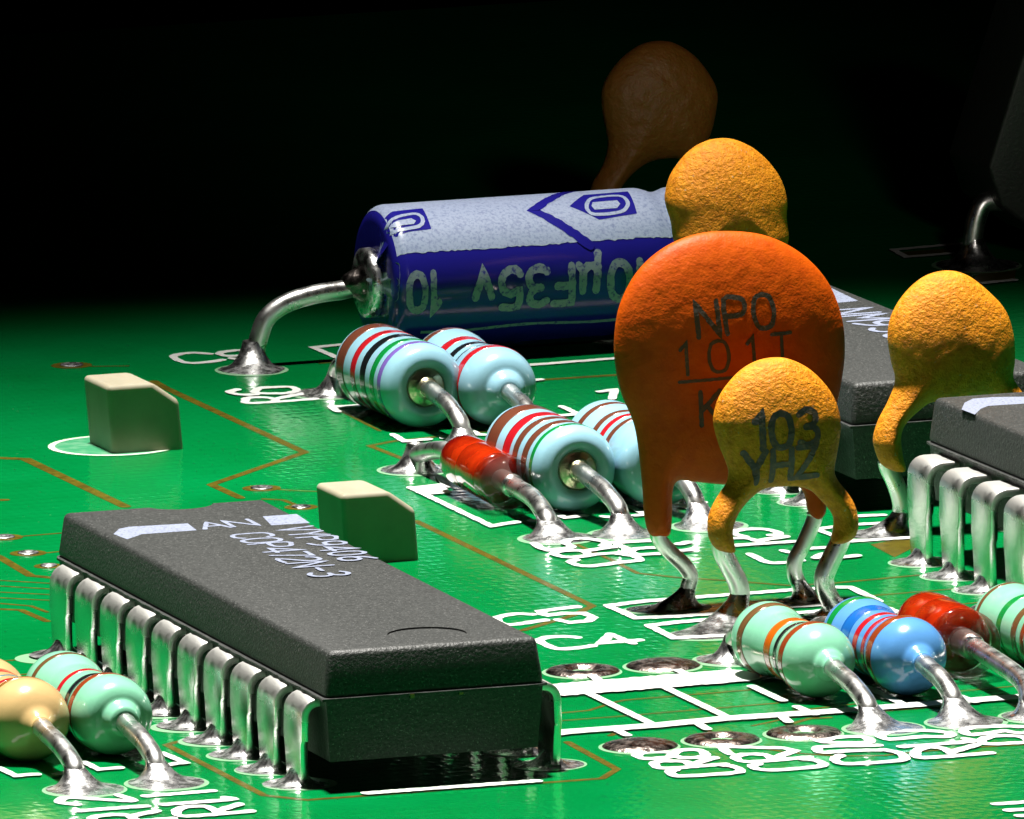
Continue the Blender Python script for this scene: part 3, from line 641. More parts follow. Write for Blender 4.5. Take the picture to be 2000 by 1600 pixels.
# stroke letters, unit cell 0..0.7 wide and 0..1 tall
GL = {
 'A': [[(0, 0), (.35, 1), (.7, 0)], [(.14, .38), (.56, .38)]], 'N': [[(0, 0), (0, 1), (.65, 0), (.65, 1)]], 'C': [[(.65, .82), (.5, 1), (.2, 1), (0, .8), (0, .2), (.2, 0), (.5, 0), (.65, .18)]],
 'O': [[(.33, 1), (.1, .9), (0, .5), (.1, .1), (.33, 0), (.56, .1), (.66, .5), (.56, .9), (.33, 1)]], 'P': [[(0, 0), (0, 1), (.45, 1), (.62, .88), (.62, .64), (.45, .5), (0, .5)]],
 '4': [[(.5, 0), (.5, 1), (0, .3), (.68, .3)]], '7': [[(0, 1), (.62, 1), (.25, 0)]], '2': [[(.02, .78), (.15, .97), (.45, .99), (.6, .8), (.55, .58), (0, 0), (.62, 0)]],
 '-': [[(.1, .5), (.55, .5)]], '3': [[(.03, .9), (.25, 1), (.5, .93), (.56, .75), (.45, .57), (.22, .53)], [(.22, .53), (.47, .5), (.6, .3), (.5, .07), (.25, 0), (.02, .1)]],
 'V': [[(0, 1), (.33, 0), (.66, 1)]], 'Y': [[(0, 1), (.33, .45), (.66, 1)], [(.33, .45), (.33, 0)]], '9': [[(.6, .6), (.45, .45), (.18, .45), (.03, .65), (.1, .92), (.33, 1), (.55, .9), (.6, .6), (.5, .2), (.15, 0)]],
 '0': [[(.3, 1), (.08, .88), (0, .5), (.08, .12), (.3, 0), (.52, .12), (.6, .5), (.52, .88), (.3, 1)]], '6': [[(.5, .98), (.15, .75), (.02, .35), (.1, .07), (.33, 0), (.55, .1), (.58, .38), (.4, .55), (.15, .5), (.03, .33)]],
 '1': [[(.1, .8), (.3, 1), (.3, 0)]], 'T': [[(0, 1), (.66, 1)], [(.33, 1), (.33, 0)]], 'K': [[(0, 0), (0, 1)], [(.6, 1), (0, .42)], [(.18, .58), (.64, 0)]],
 'H': [[(0, 0), (0, 1)], [(.62, 0), (.62, 1)], [(0, .5), (.62, .5)]], 'Z': [[(0, 1), (.62, 1), (0, 0), (.64, 0)]], '5': [[(.56, 1), (.08, 1), (.04, .56), (.3, .64), (.55, .5), (.58, .22), (.4, .02), (.15, 0), (0, .12)]],
 'u': [[(0, -.3), (.1, .7)], [(.05, .2), (.15, .03), (.35, .03), (.5, .2)], [(.52, .7), (.5, .12), (.62, 0)]], 'F': [[(0, 0), (0, 1), (.55, 1)], [(0, .52), (.45, .52)]], 'v': [[(0, .68), (.25, 0), (.5, .68)]], 'M': [[(0, 0), (0, 1), (.35, .4), (.7, 1), (.7, 0)]],
 'I': [[(.3, 1), (.3, 0)]], '_': [[(0, .1), (3.1, .1)]],
}
CURVY = set('COP23906580')
def text2d(s, size, adv=.92, hw=.07, jag=.12, gaps=None):
    """strokes of a word in its own plane, one ribbon per stroke"""
    out = []; x = 0.0
    for i, ch in enumerate(s):
        if ch != ' ':
            for st in GL[ch]:
                P = np.array([(x+a*size, b*size) for a, b in st])
                if ch in CURVY and len(P) > 3: P = catmull(P, 3)
                out.append(ribbon(P, hw, 1.0, size*.09, jag))
        x += size*(adv if gaps is None else gaps[i])
    return out, x
def print_word(parent, s, size, place, m, adv=.92, hw=.07, label=None, gaps=None, eps=.004):
    """place(u, v, lift) gives the 3-D spot of a point of the word"""
    st, _ = text2d(s, size, adv, hw, .14, gaps); V, F = [], []
    for i, (v, f) in enumerate(st):
        f = up_faces(v, f); o = len(V); V += [place(a, b, eps+.004*i+.003*j/len(v)) for j, (a, b) in enumerate(v)]; F += [tuple(k+o for k in g) for g in f]
    o = mesh_obj('marking', V, F, m, parent, smooth=False)
    if label: o['label'] = label
    return o
def print_patch(parent, pts, place, m, label=None, eps=.004):
    """a solid printed bar, cut into small cells so that it follows the surface"""
    P = np.array(pts, float); V = [place(a, b, eps) for a, b in P]
    o = mesh_obj('marking', V, up_faces(P, [tuple(range(len(P)))]), m, parent, smooth=False)
    if label: o['label'] = label
    return o

# the big chip in front
c1 = thing('integrated_circuit', (3.6, 11.4, 0), 'long black chip in front with a row of ten pins showing', 'chip', 'black chips on the board')
chip_body(c1, .36, 6.86, -1.55, 24.5, .8, 2.62, 3.95, notch=(4.1, 1.0, .85), dimple=(4.0, .35, 1.12, .05))
add_pins(c1, (0.0, 7.45), (.5, 6.7), [2.54*i for i in range(10)], 2.42)
top1 = lambda a, b, e: (a, b, 3.95+e)
def along(ox, oy, z): return lambda u, v, e: (ox+v, oy-u, z+e)      # reads towards the viewer, letters lean to +x
def across(ox, oy, z): return lambda u, v, e: (ox+u, oy+v, z+e)
ZT = 3.95
GZO = [-.2]
def gz(px, py, z): p = G(px, py, z); return (p[0]+GZO[0], p[1])
print_patch(c1, [gz(*q, ZT) for q in ((240, 1034), (355, 1027), (374, 1040), (268, 1048), (240, 1058), (212, 1048), (222, 1038))], top1, 'ink', 'pale printed bar with a turned down end')
print_patch(c1, [gz(*q, ZT) for q in ((500, 1013), (566, 1008), (594, 1025), (519, 1030))], top1, 'ink', 'pale printed bar at the far corner')
q0 = gz(392, 1039, ZT); q1 = gz(487, 1031, ZT)
print_word(c1, 'AN', 1.15, across(q0[0], q0[1]+.1, ZT), 'ink', adv=.78, hw=.07)
q0 = gz(438, 1046, ZT); q1 = gz(600, 1131, ZT)
print_word(c1, 'COP472N-3', 1.13, along(q0[0]-.05, q0[1]-.25, ZT), 'ink', adv=(q0[1]-q1[1]+.1)/9/1.13, hw=.075)
q0 = gz(545, 1037, ZT); q1 = gz(680, 1098, ZT)
print_word(c1, 'VYP9406', 1.05, along(q0[0]-.15, q0[1]+.2, ZT), 'ink', adv=(q0[1]-q1[1]+.6)/7/1.05, hw=.075)
for px_ in (808, 903):
    p = PY(px_, 1362, -1.58); V, F = [], []
    b = [(p[0]-.06, -1.63, 2.5), (p[0]+.06, -1.63, 2.5), (p[0]+.06, -1.63, 2.62), (p[0]-.06, -1.63, 2.62)]
    V = b+[(x, y+.3, z) for x, y, z in b]; F = [(0, 1, 2, 3), (4, 7, 6, 5), (0, 4, 5, 1), (1, 5, 6, 2), (2, 6, 7, 3), (3, 7, 4, 0)]
    mesh_obj('tie_bar_stub', V, F, 'band_gold', c1, smooth=False)

GZO[0] = 0.0; c1.rotation_euler.z = -.019; c1.rotation_euler.x = .0025; c1.location.x += .2; c1.location.z += .03
# the chip at the right edge of the picture
c2 = thing('integrated_circuit', (32.7, 17, 0), 'black chip at the right edge with a white bar beside a round dimple', 'chip', 'black chips on the board')
Z2 = 4.72
chip_body(c2, 30.0, 36.45, 8.2, 29.75, 1.6, 3.34, Z2, dimple=(33.5, 29.0, .62, .12))
add_pins(c2, (29.15, 37.1), (30.15, 36.3), [28.05-2.72*i for i in range(7)], 3.0, 'tall_pin')
bz = [gz(*q, Z2) for q in ((1878, 800), (1884, 787), (1900, 779), (1940, 776), (2010, 775), (2080, 770), (2080, 781), (2010, 788), (1930, 793), (1915, 799), (1904, 810))]
print_patch(c2, bz, lambda a, b, e: (a, b, Z2+e), 'ink', 'white printed bar with a rounded end')
# the chip behind the orange capacitor
c3 = thing('integrated_circuit', (33.8, 47.6, 0), 'black chip behind the orange disc capacitor', 'chip', 'black chips on the board')
chip_body(c3, 30.5, 37.15, 37.7, 57.4, .95, 2.62, 3.92)
add_pins(c3, (29.95, 37.65), (30.6, 37.0), [40.0+2.54*i for i in range(7)], 2.3)
print_patch(c3, [gz(*q, 3.92) for q in ((1560, 566), (1622, 562), (1676, 588), (1610, 594))], lambda a, b, e: (a, b, 3.92+e), 'ink', 'white printed bar near the far end')
q0 = gz(1632, 612, 3.92); q1 = gz(1700, 668, 3.92)
print_word(c3, 'NM93C', 1.5, along(q0[0]-.2, q0[1]+.6, 3.92), 'ink', adv=(q0[1]-q1[1])/4.4/1.5, hw=.11)

# ---------------------------------------------------------------- beige pegs
def peg(label, base, top_lift, lean):
    x, y = base
    t = thing('alignment_peg', (x+1.1, y+1.1, 0), label, 'peg', 'beige pegs poking through the board')
    wx, dy, h, ch = 2.32, 2.5, 2.16, .82
    prof = [(0, -.3), (wx, -.3), (wx, h-.62), (wx-ch, h), (0, h)]
    V = [(x+a-lean*b, y, b) for a, b in prof]+[(x+a-lean*b, y+dy, b) for a, b in prof]
    F = [(0, 1, 2, 3, 4), (9, 8, 7, 6, 5)]+[(i, i+5, (i+1) % 5+5, (i+1) % 5) for i in range(5)]
    o = mesh_obj('post', V, F, 'beige', t, smooth=False)
    bm = bmesh.new(); bm.from_mesh(o.data); bmesh.ops.recalc_face_normals(bm, faces=bm.faces)
    bmesh.ops.bevel(bm, geom=list(bm.edges), offset=.16, segments=6, affect='EDGES', profile=.5)
    for f in bm.faces: f.smooth = True
    bm.to_mesh(o.data); bm.free()
    wn = o.modifiers.new('weighted', 'WEIGHTED_NORMAL'); wn.weight = 90
    return t
peg('beige plastic peg inside a white ring on open board', (13.30, 57.7), 0, .075)
peg('beige plastic peg close behind the front chip', (13.2, 34.75), 0, .06)

# ---------------------------------------------------------------- disc capacitors
class Lens:
    """coating shape: outline in the x-z plane, swelling by its distance from the edge"""
    def __init__(s, px, Y, T, Rr, bumpy=0.0, seed=0.0, lean=0.0, leg_T=None):
        s.Y, s.T, s.R, s.b, s.sd, s.lean = Y, T, Rr, bumpy, seed, lean
        P = np.array([PY(a, b, Y)[[0, 2]] for a, b in px])
        s.out = resample(np.vstack([catmull(P, 8, True), catmull(P, 8, True)[:1]]), .09)[:-1]
    def dist(s, q):
        a = s.out; b = np.roll(a, -1, 0); d = b-a; L2 = (d**2).sum(1)
        q = np.atleast_2d(q); res = np.empty(len(q))
        for i, p in enumerate(q):
            t = np.clip(((p-a)*d).sum(1)/L2, 0, 1); e = a+d*t[:, None]-p; res[i] = math.sqrt((e**2).sum(1).min())
        return res
    def inside(s, q):
        a = s.out; b = np.roll(a, -1, 0); x, z = q
        c = ((a[:, 1] > z) != (b[:, 1] > z)) & (x < (b[:, 0]-a[:, 0])*(z-a[:, 1])/(b[:, 1]-a[:, 1]+1e-12)+a[:, 0])
        return c.sum() % 2 == 1
    def h(s, q, d=None):
        d = s.dist(q) if d is None else d
        u = np.clip(d/s.R, 0, 1); base = s.T*np.sqrt(np.clip(1-(1-u)**2, 0, None))
        if s.b:
            nz = np.array([noise.noise(Vector((p[0]*3.1+s.sd, p[1]*3.1, s.sd)))+.6*noise.noise(Vector((p[0]*6.3+s.sd, p[1]*6.3, s.sd+9))) for p in np.atleast_2d(q)])
            base = base+s.b*nz*np.clip(d/.25, 0, 1)
        return np.maximum(base, 0)
    def zlean(s, z): return s.lean*(z-6.0)
    def mesh(s, grid=.13):
        n_ = len(s.out); T = np.roll(s.out, -1, 0)-np.roll(s.out, 1, 0); T /= np.linalg.norm(T, axis=1)[:, None]
        area = .5*np.sum(s.out[:, 0]*np.roll(s.out[:, 1], -1)-np.roll(s.out[:, 0], -1)*s.out[:, 1])
        N = np.stack([-T[:, 1], T[:, 0]], 1)*(1 if area > 0 else -1)
        pts = []
        for off in (.012, .04, .09, .16):
            c = s.out+N*off; dd = s.dist(c)
            pts += [tuple(p) for p, e in zip(c, dd) if abs(e-off) < .15*off and s.inside(p)]
        x0, z0 = s.out.min(0); x1, z1 = s.out.max(0); r = 0
        gp = []
        for z in np.arange(z0, z1, grid*.87):
            r += 1
            for x in np.arange(x0+(grid/2 if r % 2 else 0), x1, grid):
                if s.inside((x, z)): gp.append((x, z))
        gp = np.array(gp); dd = s.dist(gp); pts += [tuple(p) for p, e in zip(gp, dd) if e > .22]
        allv = [Vector(p) for p in s.out]+[Vector(p) for p in pts]
        ov, oe, of, *_ = delaunay_2d_cdt(allv, [], [list(range(n_)) if area > 0 else list(range(n_-1, -1, -1))], 1, 1e-5)
        Q = np.array([tuple(v) for v in ov]); d = s.dist(Q); H = s.h(Q, d); rim = d < 1e-4
        V, fi, bi = [], [], []
        for p, hh, e in zip(Q, H, rim):
            y = s.Y+s.zlean(p[1])
            if e: V.append((p[0], y, p[1])); fi.append(len(V)-1); bi.append(len(V)-1)
            else:
                V.append((p[0], y-hh, p[1])); fi.append(len(V)-1)
                V.append((p[0], y+hh, p[1])); bi.append(len(V)-1)
        F = []
        for f in of:
            F.append(tuple(fi[k] for k in f)); F.append(tuple(bi[k] for k in reversed(f)))
        return V, F
    def place(s, x, z, e):
        return (x, s.Y+s.zlean(z)-float(s.h((x, z))[0])-e-.006, z)
def wire_leg(parent, pts, Y, r, pad, m='solder', h=.9, rx=1.1, ry=.95, y_end=None):
    P = []
    n_ = len(pts)
    for i, (a, b) in enumerate(pts):
        p = PY(a, b, Y); P.append(p)
    foot = P[-1].copy()
    P = np.array(P); P = np.vstack([P, [[foot[0], foot[1], -.1]]]) if foot[2] > .02 else P
    V, F = tube(P, r, 16, 5); ld = mesh_obj('lead', V, F, 'lead', parent)
    solder(ld, pad, (foot[0], foot[1]), r+.02, h*.85, rx, ry, m, path=P)
    return ld
def disc_capacitor(name, label, outline_px, Y, T, Rr, m, bumpy, seed, lean=0.0, top=None):
    L = Lens(outline_px, Y, T, Rr, bumpy, seed, lean)
    cx = L.out[:, 0].mean(); t = thing(name, (cx, Y, 0), label, 'capacitor', 'disc capacitors standing on their leads')
    V, F = L.mesh(); fixn(mesh_obj('coating', V, F, m, t)); return t, L
NPO = [(1425, 453), (1500, 462), (1568, 496), (1618, 550), (1645, 620), (1650, 690), (1640, 760), (1624, 830), (1612, 900), (1610, 960), (1609, 1000), (1592, 1014), (1576, 998), (1568, 962), (1545, 945), (1480, 948), (1414, 946), (1350, 940), (1322, 938), (1311, 958), (1309, 1009), (1304, 1043), (1285, 1046), (1267, 1043), (1257, 1009), (1252, 930), (1240, 835), (1215, 770), (1203, 710), (1203, 650), (1216, 590), (1250, 530), (1300, 486), (1360, 460)]
t, L = disc_capacitor('disc_capacitor', 'large orange disc capacitor stamped NPO, the biggest disc on the board', NPO, 23.4, .98, 3.5, 'orange', .012, 3.3, .035)
def on_lens(L, p0, p1):
    """writing frame on the disc from the picture's baseline p0 -> p1"""
    a, b = PY(*p0, L.Y-.95*L.T)[[0, 2]], PY(*p1, L.Y-.95*L.T)[[0, 2]]; u = (b-a)/np.linalg.norm(b-a); v = np.array([-u[1], u[0]])
    return (lambda s, q, e: L.place(*(a+u*s+v*q), e)), float(np.linalg.norm(b-a))
pl, ln = on_lens(L, (1367, 660), (1510, 640)); print_word(t, 'NPO', 1.0, pl, 'cap_ink', adv=.88, hw=.075)
pl, ln = on_lens(L, (1328, 735), (1540, 712)); print_word(t, '1O1T', .93, pl, 'cap_ink', hw=.055, gaps=[1.02, 1.2, .95, .9])
pl, ln = on_lens(L, (1330, 752), (1445, 740)); print_word(t, '_', .6, pl, 'cap_ink', hw=.05)
pl, ln = on_lens(L, (1372, 832), (1430, 826)); print_word(t, 'K', 1.0, pl, 'cap_ink', hw=.07)
wire_leg(t, [(1287, 1020), (1285, 1048), (1306, 1076), (1334, 1102), (1348, 1124), (1345, 1143), (1338, 1166), (1334, 1188)], 23.4, .24, g2(1303, 1188), 'dull_solder', .75, 1.25, .8)
wire_leg(t, [(1591, 1000), (1590, 1015), (1571, 1060), (1553, 1094), (1552, 1120), (1562, 1144), (1573, 1174)], 23.4, .24, g2(1580, 1171), 'solder', .7, .62, .8)
YHZ = [(1518, 699), (1546, 703), (1582, 721), (1613, 752), (1632, 785), (1640, 823), (1637, 856), (1630, 892), (1626, 916), (1632, 935), (1648, 956), (1663, 980), (1671, 1010), (1669, 1034), (1660, 1050), (1640, 1060), (1620, 1057), (1625, 1034), (1625, 1010), (1615, 992), (1598, 973), (1582, 958), (1560, 950), (1532, 949), (1499, 951), (1480, 958), (1461, 973), (1444, 992), (1432, 1013), (1426, 1034), (1428, 1056), (1430, 1076), (1412, 1077), (1394, 1070), (1382, 1050), (1380, 1030), (1382, 1008), (1392, 984), (1406, 961), (1419, 942), (1422, 920), (1416, 899), (1404, 868), (1395, 832), (1396, 809), (1406, 778), (1423, 752), (1451, 723), (1484, 705)]
t, L = disc_capacitor('disc_capacitor', 'small ochre disc capacitor stamped 103 YHZ in front of the orange disc', YHZ, 20.3, .95, 1.85, 'yellow', .014, 11.7, .05)
pl, ln = on_lens(L, (1472, 880), (1605, 866)); print_word(t, '103', 1.03, pl, 'yellow_ink', hw=.1, gaps=[.55, .83, .8])
pl, ln = on_lens(L, (1462, 948), (1600, 930)); print_word(t, 'YHZ', .93, pl, 'yellow_ink', hw=.095, gaps=[.88, .84, .8])
wire_leg(t, [(1408, 1050), (1411, 1076), (1426, 1108), (1441, 1138), (1445, 1165), (1438, 1192), (1430, 1212)], 20.3, .3, g2(1392, 1238), 'solder', .95, 1.3, 1.0)
wire_leg(t, [(1646, 1030), (1641, 1056), (1621, 1098), (1609, 1130), (1616, 1160), (1632, 1186), (1640, 1200)], 20.3, .3, g2(1655, 1196), 'solder', .8, 1.2, .9)
RC = [(640, 232), (720, 250), (800, 310), (870, 390), (900, 490), (902, 590), (893, 650), (903, 685), (940, 740), (985, 810), (1002, 890), (1000, 980), (975, 1000), (950, 970), (945, 900), (905, 820), (850, 765), (790, 735), (720, 742), (620, 760), (550, 768), (490, 810), (445, 855), (425, 905), (430, 980), (440, 1042), (400, 1047), (347, 1020), (322, 960), (318, 910), (340, 842), (385, 760), (415, 680), (400, 600), (390, 500), (410, 410), (470, 320), (550, 255)]
RC = [(1550+a/2.105, 420+b/2.105) for a, b in RC]
t, L = disc_capacitor('disc_capacitor', 'ochre disc capacitor at right behind the pins of the right chip', RC, 33.6, .98, 1.95, 'yellow', .014, 21.2, .09)
wire_leg(t, [(1732, 900), (1735, 914), (1750, 947), (1760, 981), (1759, 1009), (1750, 1030), (1744, 1042)], 33.6, .28, g2(1712, 1043), 'solder', .85, 1.15, .9)
wire_leg(t, [(2012, 880), (2010, 900), (2000, 960), (1995, 1000), (2000, 1025)], 33.6, .28, g2(2010, 1028))
RR = [((a-1518)*.955+1419, (b-825)*.955+393) for a, b in YHZ]
RR = [(a+(9 if (a > 1480 and 440 < b < 520) else (-9 if (a < 1350 and 440 < b < 520) else 0)), b) for a, b in RR]
t, L = disc_capacitor('disc_capacitor', 'bright ochre disc capacitor rising behind the orange disc', RR, 61.5, 1.05, 1.95, 'yellow', .014, 33.9, .16)
wire_leg(t, [(1312, 620), (1318, 640), (1335, 680), (1345, 720), (1338, 760)], 61.5, .28, (33.4, 61.5))
wire_leg(t, [(1535, 605), (1528, 635), (1512, 680), (1508, 710), (1520, 745)], 61.5, .28, (36.4, 61.5))
FC = [(690, 145), (800, 165), (930, 250), (1040, 390), (1090, 510), (1080, 640), (1050, 780), (1010, 880), (1030, 960), (1090, 1060), (1130, 1180), (1120, 1300), (1040, 1320), (1000, 1200), (930, 1080), (840, 990), (700, 985), (600, 1010), (520, 1060), (450, 1130), (390, 1220), (370, 1330), (300, 1340), (215, 1290), (205, 1180), (290, 1020), (320, 900), (310, 800), (280, 640), (280, 500), (330, 380), (430, 260), (560, 170)]
FC = [(1100+a/3.636, 40+b/3.636) for a, b in FC]
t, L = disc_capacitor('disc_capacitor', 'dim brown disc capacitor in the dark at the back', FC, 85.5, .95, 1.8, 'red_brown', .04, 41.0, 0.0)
wire_leg(t, [(1172, 395), (1176, 415), (1200, 460), (1210, 500), (1204, 545)], 85.5, .28, (38.6, 85.5))
wire_leg(t, [(1398, 392), (1392, 412), (1375, 455), (1370, 495), (1382, 532)], 85.5, .28, (41.9, 85.5))

# ---------------------------------------------------------------- blue axial capacitor
def axial():
    Y0, R = 72.75, 2.42; x0, x1 = 27.05, 37.6; zc = 2.5
    t = thing('axial_capacitor', ((x0+x1)/2, Y0, 0), 'blue and white sleeved capacitor lying at the back marked 10uF 35v', 'capacitor')
    e1 = .5; prof = [(0, 1.0), (.0, R-e1)]+[(e1*(1-math.cos(q)), R-e1+e1*math.sin(q)) for q in np.linspace(.15, math.pi/2, 9)]+[(2, R), (5, R), (8.8, R), (9.05, R*.995), (9.25, R*.97), (9.45, R*.935), (9.65, R*.925), (9.85, R*.94), (10.05, R*.975), (10.25, R*.985), (10.4, R*.96), (10.5, R*.88), (10.55, 1.2)]
    P = prof; V, F = lathe(P, (x0, Y0, zc), (1, 0, 0), 72); fixn(mesh_obj('sleeve', V, F, 'blue_sleeve', t))
    ts = [p[0] for p in P]; rs = [p[1] for p in P]
    def rad(x): return float(np.interp(x-x0, ts, rs))
    def at(x, th, e):          # th degrees: 0 top, 90 towards the viewer
        a = math.radians(th); r = rad(x)+e; return (x, Y0-r*math.sin(a), zc+r*math.cos(a))
    def grid(xa, xb, ta, tb, e, m, nm, dx=.2, dth=4, edge=None):
        nx, nt = max(2, int((xb-xa)/dx)), max(2, int(abs(tb-ta)/dth)); V, F = [], []
        for i in range(nx+1):
            for j in range(nt+1):
                x = xa+(xb-xa)*i/nx; th = ta+(tb-ta)*j/nt
                if edge and j == nt: th += edge*random.uniform(-1, 1)
                V.append(at(x, th, e))
        for i in range(nx):
            for j in range(nt): k = i*(nt+1)+j; F.append((k, k+1, k+nt+2, k+nt+1))
        return fixn(mesh_obj(nm, V, F, m, t))
    grid(x0+.12, x1-.35, -75, 62, .012, 'sleeve_white', 'white_band', .1, 4, .8)
    # wraps: seam on the lower flank
    V, F = [], []
    for i, x in enumerate(np.linspace(x0+.9, x1-.6, 60)):
        wv = 1.1+.5*random.random(); th = 127+1.2*math.sin(i*.2); V += [at(x, th-wv, .012), at(x, th+wv, .012)]
    for i in range(59): F.append((2*i, 2*i+1, 2*i+3, 2*i+2))
    o = fixn(mesh_obj('sleeve_seam', V, F, 'sleeve_print', t))
    # picture point on the sleeve -> (x, th)
    def on(px, py):
        d = ray(px, py); o_ = CP; rr = R
        a = d[1]**2+d[2]**2; b = 2*((o_[1]-Y0)*d[1]+(o_[2]-zc)*d[2]); c = (o_[1]-Y0)**2+(o_[2]-zc)**2-rr*rr
        disc = max(b*b-4*a*c, 0); s = (-b-math.sqrt(disc))/(2*a); p = o_+d*s
        return p[0], math.degrees(math.atan2(-(p[1]-Y0), p[2]-zc))
    def strokes(polys, hw, m, nm, e, label=None):
        V, F = [], []
        for i, pl in enumerate(polys):
            Q = np.array([(x, th*R*math.pi/180) for x, th in pl]); v, f = ribbon(Q, hw, 1, .12, .12); o_ = len(V)
            V += [at(a, b/(R*math.pi/180), e+.006*i+.004*j/len(v)) for j, (a, b) in enumerate(v)]; F += [tuple(k+o_ for k in g) for g in f]
        o = fixn(mesh_obj(nm, V, F, m, t)); 
        if label: o['label'] = label
    def patch(pl, m, nm, e, label=None):
        V = []; Q = np.array([on(*p) for p in pl]); c = Q.mean(0); n_ = len(Q)
        V = [at(c[0], c[1], e)]; F = []; K = 4
        D = []
        for i in range(n_):
            for j in range(4): D.append(Q[i]+(Q[(i+1) % n_]-Q[i])*j/4)
        D = np.array(D); m_ = len(D)
        for k in range(1, K+1): V += [at(*(c+(q-c)*k/K), e) for q in D]
        for j in range(m_): F.append((0, 1+j, 1+(j+1) % m_))
        for k in range(K-1):
            for j in range(m_): a = 1+k*m_+j; b = 1+k*m_+(j+1) % m_; F.append((a, a+m_, b+m_, b))
        o = fixn(mesh_obj(nm, V, F, m, t))
        if label: o['label'] = label
    strokes([[on(1118, 372), on(1042, 412), on(1152, 480)]], .16, 'blue_sleeve', 'chevron', .02, 'blue chevron across the white band')
    def logo(pts, pill, e):
        patch(pts, 'blue_sleeve', 'emblem', e, 'blue pointed emblem with a white rounded bar')
        strokes([[on(*p) for p in pill[0]]], .065, 'sleeve_white', 'emblem_ring', e+.012)
        patch(pill[1], 'sleeve_white', 'emblem_bar', e+.016)
    cl = lambda p: [tuple(q) for q in catmull(p, 4, True)]+[p[0]]
    logo([(1112, 404), (1140, 382), (1226, 375), (1244, 418), (1205, 424), (1170, 430)], (cl([(1160, 388), (1208, 384), (1224, 393), (1224, 406), (1208, 416), (1162, 420), (1147, 411), (1147, 398)]), [(1157, 397), (1205, 393), (1211, 400), (1205, 408), (1161, 411), (1155, 404)]), .02)
    logo([(748, 420), (766, 414), (825, 408), (842, 448), (800, 453), (752, 468)], (cl([(768, 427), (806, 419), (822, 424), (825, 436), (812, 445), (770, 450), (756, 444), (757, 434)]), [(768, 434), (803, 428), (812, 433), (808, 439), (772, 443), (764, 440)]), .02)
    # writing turned upside down: reads right to left from here
    def word(s, px0, px1, ybase, hgt, gaps=None, hw=.1):
        a = on(px0, ybase); b = on(px1, ybase); kk = R*math.pi/180
        st, wd = text2d(s, hgt, .92, hw, .14, gaps); sx = (a[0]-b[0])/wd
        V, F = [], []
        for i, (v, f) in enumerate(st):
            o_ = len(V); V += [at(a[0]-u*sx, a[1]+q/kk, .012+.004*i+.003*j/len(v)) for j, (u, q) in enumerate(v)]; F += [tuple(k+o_ for k in g) for g in f]
        o = fixn(mesh_obj('marking', V, F, 'sleeve_print', t)); o['label'] = 'pale upside down print on the blue sleeve'
    word('10uF35v', 1268, 918, 509, 1.2, [.62, .95, .85, .75, .85, .9, .6], .135)
    word('10u', 862, 742, 533, 1.2, [.62, .95, .7], .135)
    # end seal and leads
    V, F = lathe([(-.42, .55), (-.44, .95), (-.36, 1.12), (-.1, 1.14), (.04, 1.08), (.06, .9)], (x0, Y0, zc-.05), (1, 0, 0), 48); sl = fixn(mesh_obj('end_seal', V, F, 'solder', t))
    V, F = lathe([(-.30, .9), (-.34, .6), (-.62, .46), (-.95, .30), (-1.0, .2)], (x0-.08, Y0, zc-.05), (1, 0, 0), 32); fixn(mesh_obj('seal_plug', V, F, 'dull_solder', t))
    f = g2(495, 716); pth = [(x0-.2, Y0, zc-.06), PY(672, 566, Y0), PY(620, 574, Y0), PY(560, 592, Y0), PY(522, 620, Y0), PY(507, 655, Y0), PY(498, 695, Y0), (f[0], Y0, .2), (f[0], Y0, -.2)]
    V, F = tube(pth, .31, 18, 6); ld = mesh_obj('lead', V, F, 'lead', t); solder(ld, g2(492, 722), (f[0], Y0), .33, .85, 1.05, 1.15)
    V, F = tube([(x1-.1, Y0, zc), (x1+1.2, Y0, zc-.05), (x1+2.6, Y0, zc-.6), (x1+3.1, Y0, 1.0), (x1+3.15, Y0, -.2)], .31, 18, 6); ld = mesh_obj('lead', V, F, 'lead', t); solder(ld, (x1+3.2, Y0), (x1+3.15, Y0), .33, .85, 1.05, 1.15)
axial()

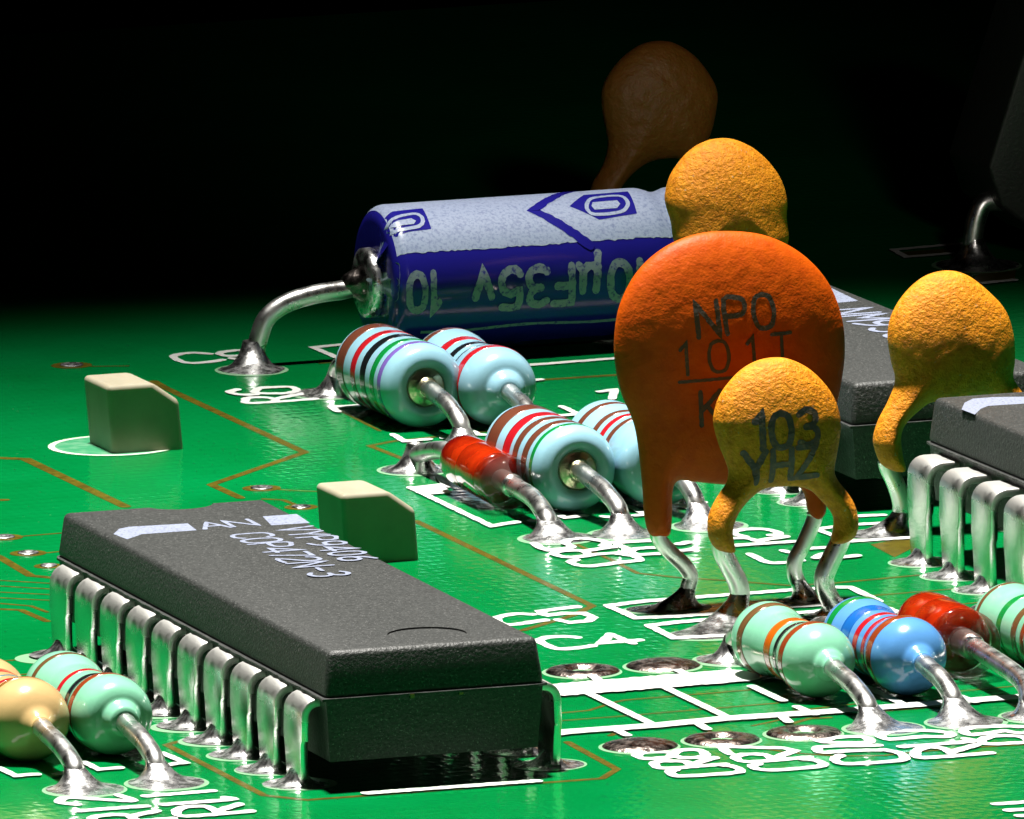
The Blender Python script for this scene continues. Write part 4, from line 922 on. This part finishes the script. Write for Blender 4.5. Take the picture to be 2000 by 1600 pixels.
# ---------------------------------------------------------------- dark component at the top right
def dark_part():
    Y0 = 83.4
    t = thing('power_component', (54.5, Y0, 0), 'dark angular component standing in shadow at the top right corner', 'component')
    prof = [(51.58, 3.43), (52.02, 2.1), (53.6, .9), (57.5, .9), (58.3, 2.6), (58.3, 8.6), (57.2, 12.2), (54.6, 12.2)]
    n_ = len(prof); V = [(x, Y0-1.6, z) for x, z in prof]+[(x, Y0+2.2, z) for x, z in prof]
    F = [tuple(range(n_)), tuple(range(2*n_-1, n_-1, -1))]+[(i, i+n_, (i+1) % n_+n_, (i+1) % n_) for i in range(n_)]
    o = mesh_obj('case', V, F, 'dark_case', t, smooth=False)
    bm = bmesh.new(); bm.from_mesh(o.data); bmesh.ops.recalc_face_normals(bm, faces=bm.faces)
    bmesh.ops.bevel(bm, geom=list(bm.edges), offset=.12, segments=3, affect='EDGES', profile=.5)
    for f in bm.faces: f.smooth = True
    for e in bm.edges:
        if len(e.link_faces) == 2 and e.calc_face_angle(0) > .5: e.smooth = False
    bm.to_mesh(o.data); bm.free()
    Yl = Y0-.6
    V, F = tube([(52.6, Yl, 2.1), PY(1925, 395, Yl), PY(1908, 425, Yl), PY(1900, 470, Yl), PY(1902, 500, Yl), PY(1903, 520, Yl)], .33, 16, 6)
    ld = mesh_obj('lead', V, F, 'lead', t); p = PY(1903, 514, Yl); solder(ld, g2(1908, 518), (p[0], p[1]), .36, .9, 1.35, 1.6)
    V, F = tube([(57.3, Yl, 2.0), (57.5, Yl, 1.0), (57.5, Yl, -.2)], .33, 16, 6)
    ld = mesh_obj('lead', V, F, 'lead', t); solder(ld, (57.5, Yl), (57.5, Yl), .36, .9, 1.3, 1.5)
dark_part()
flat('copper_gap', [], 'gap', 0.008, .1, fills=[[(1770, 503), (1752, 493), (1880, 483), (1868, 497)]])
flat('copper_gap', [], 'gap', 0.008, .1, fills=[[(1895, 548), (1935, 520), (1985, 522), (1982, 546), (1925, 553)]])

# housekeeping
for o in bpy.data.objects:
    if '_base' in o: del o['_base']
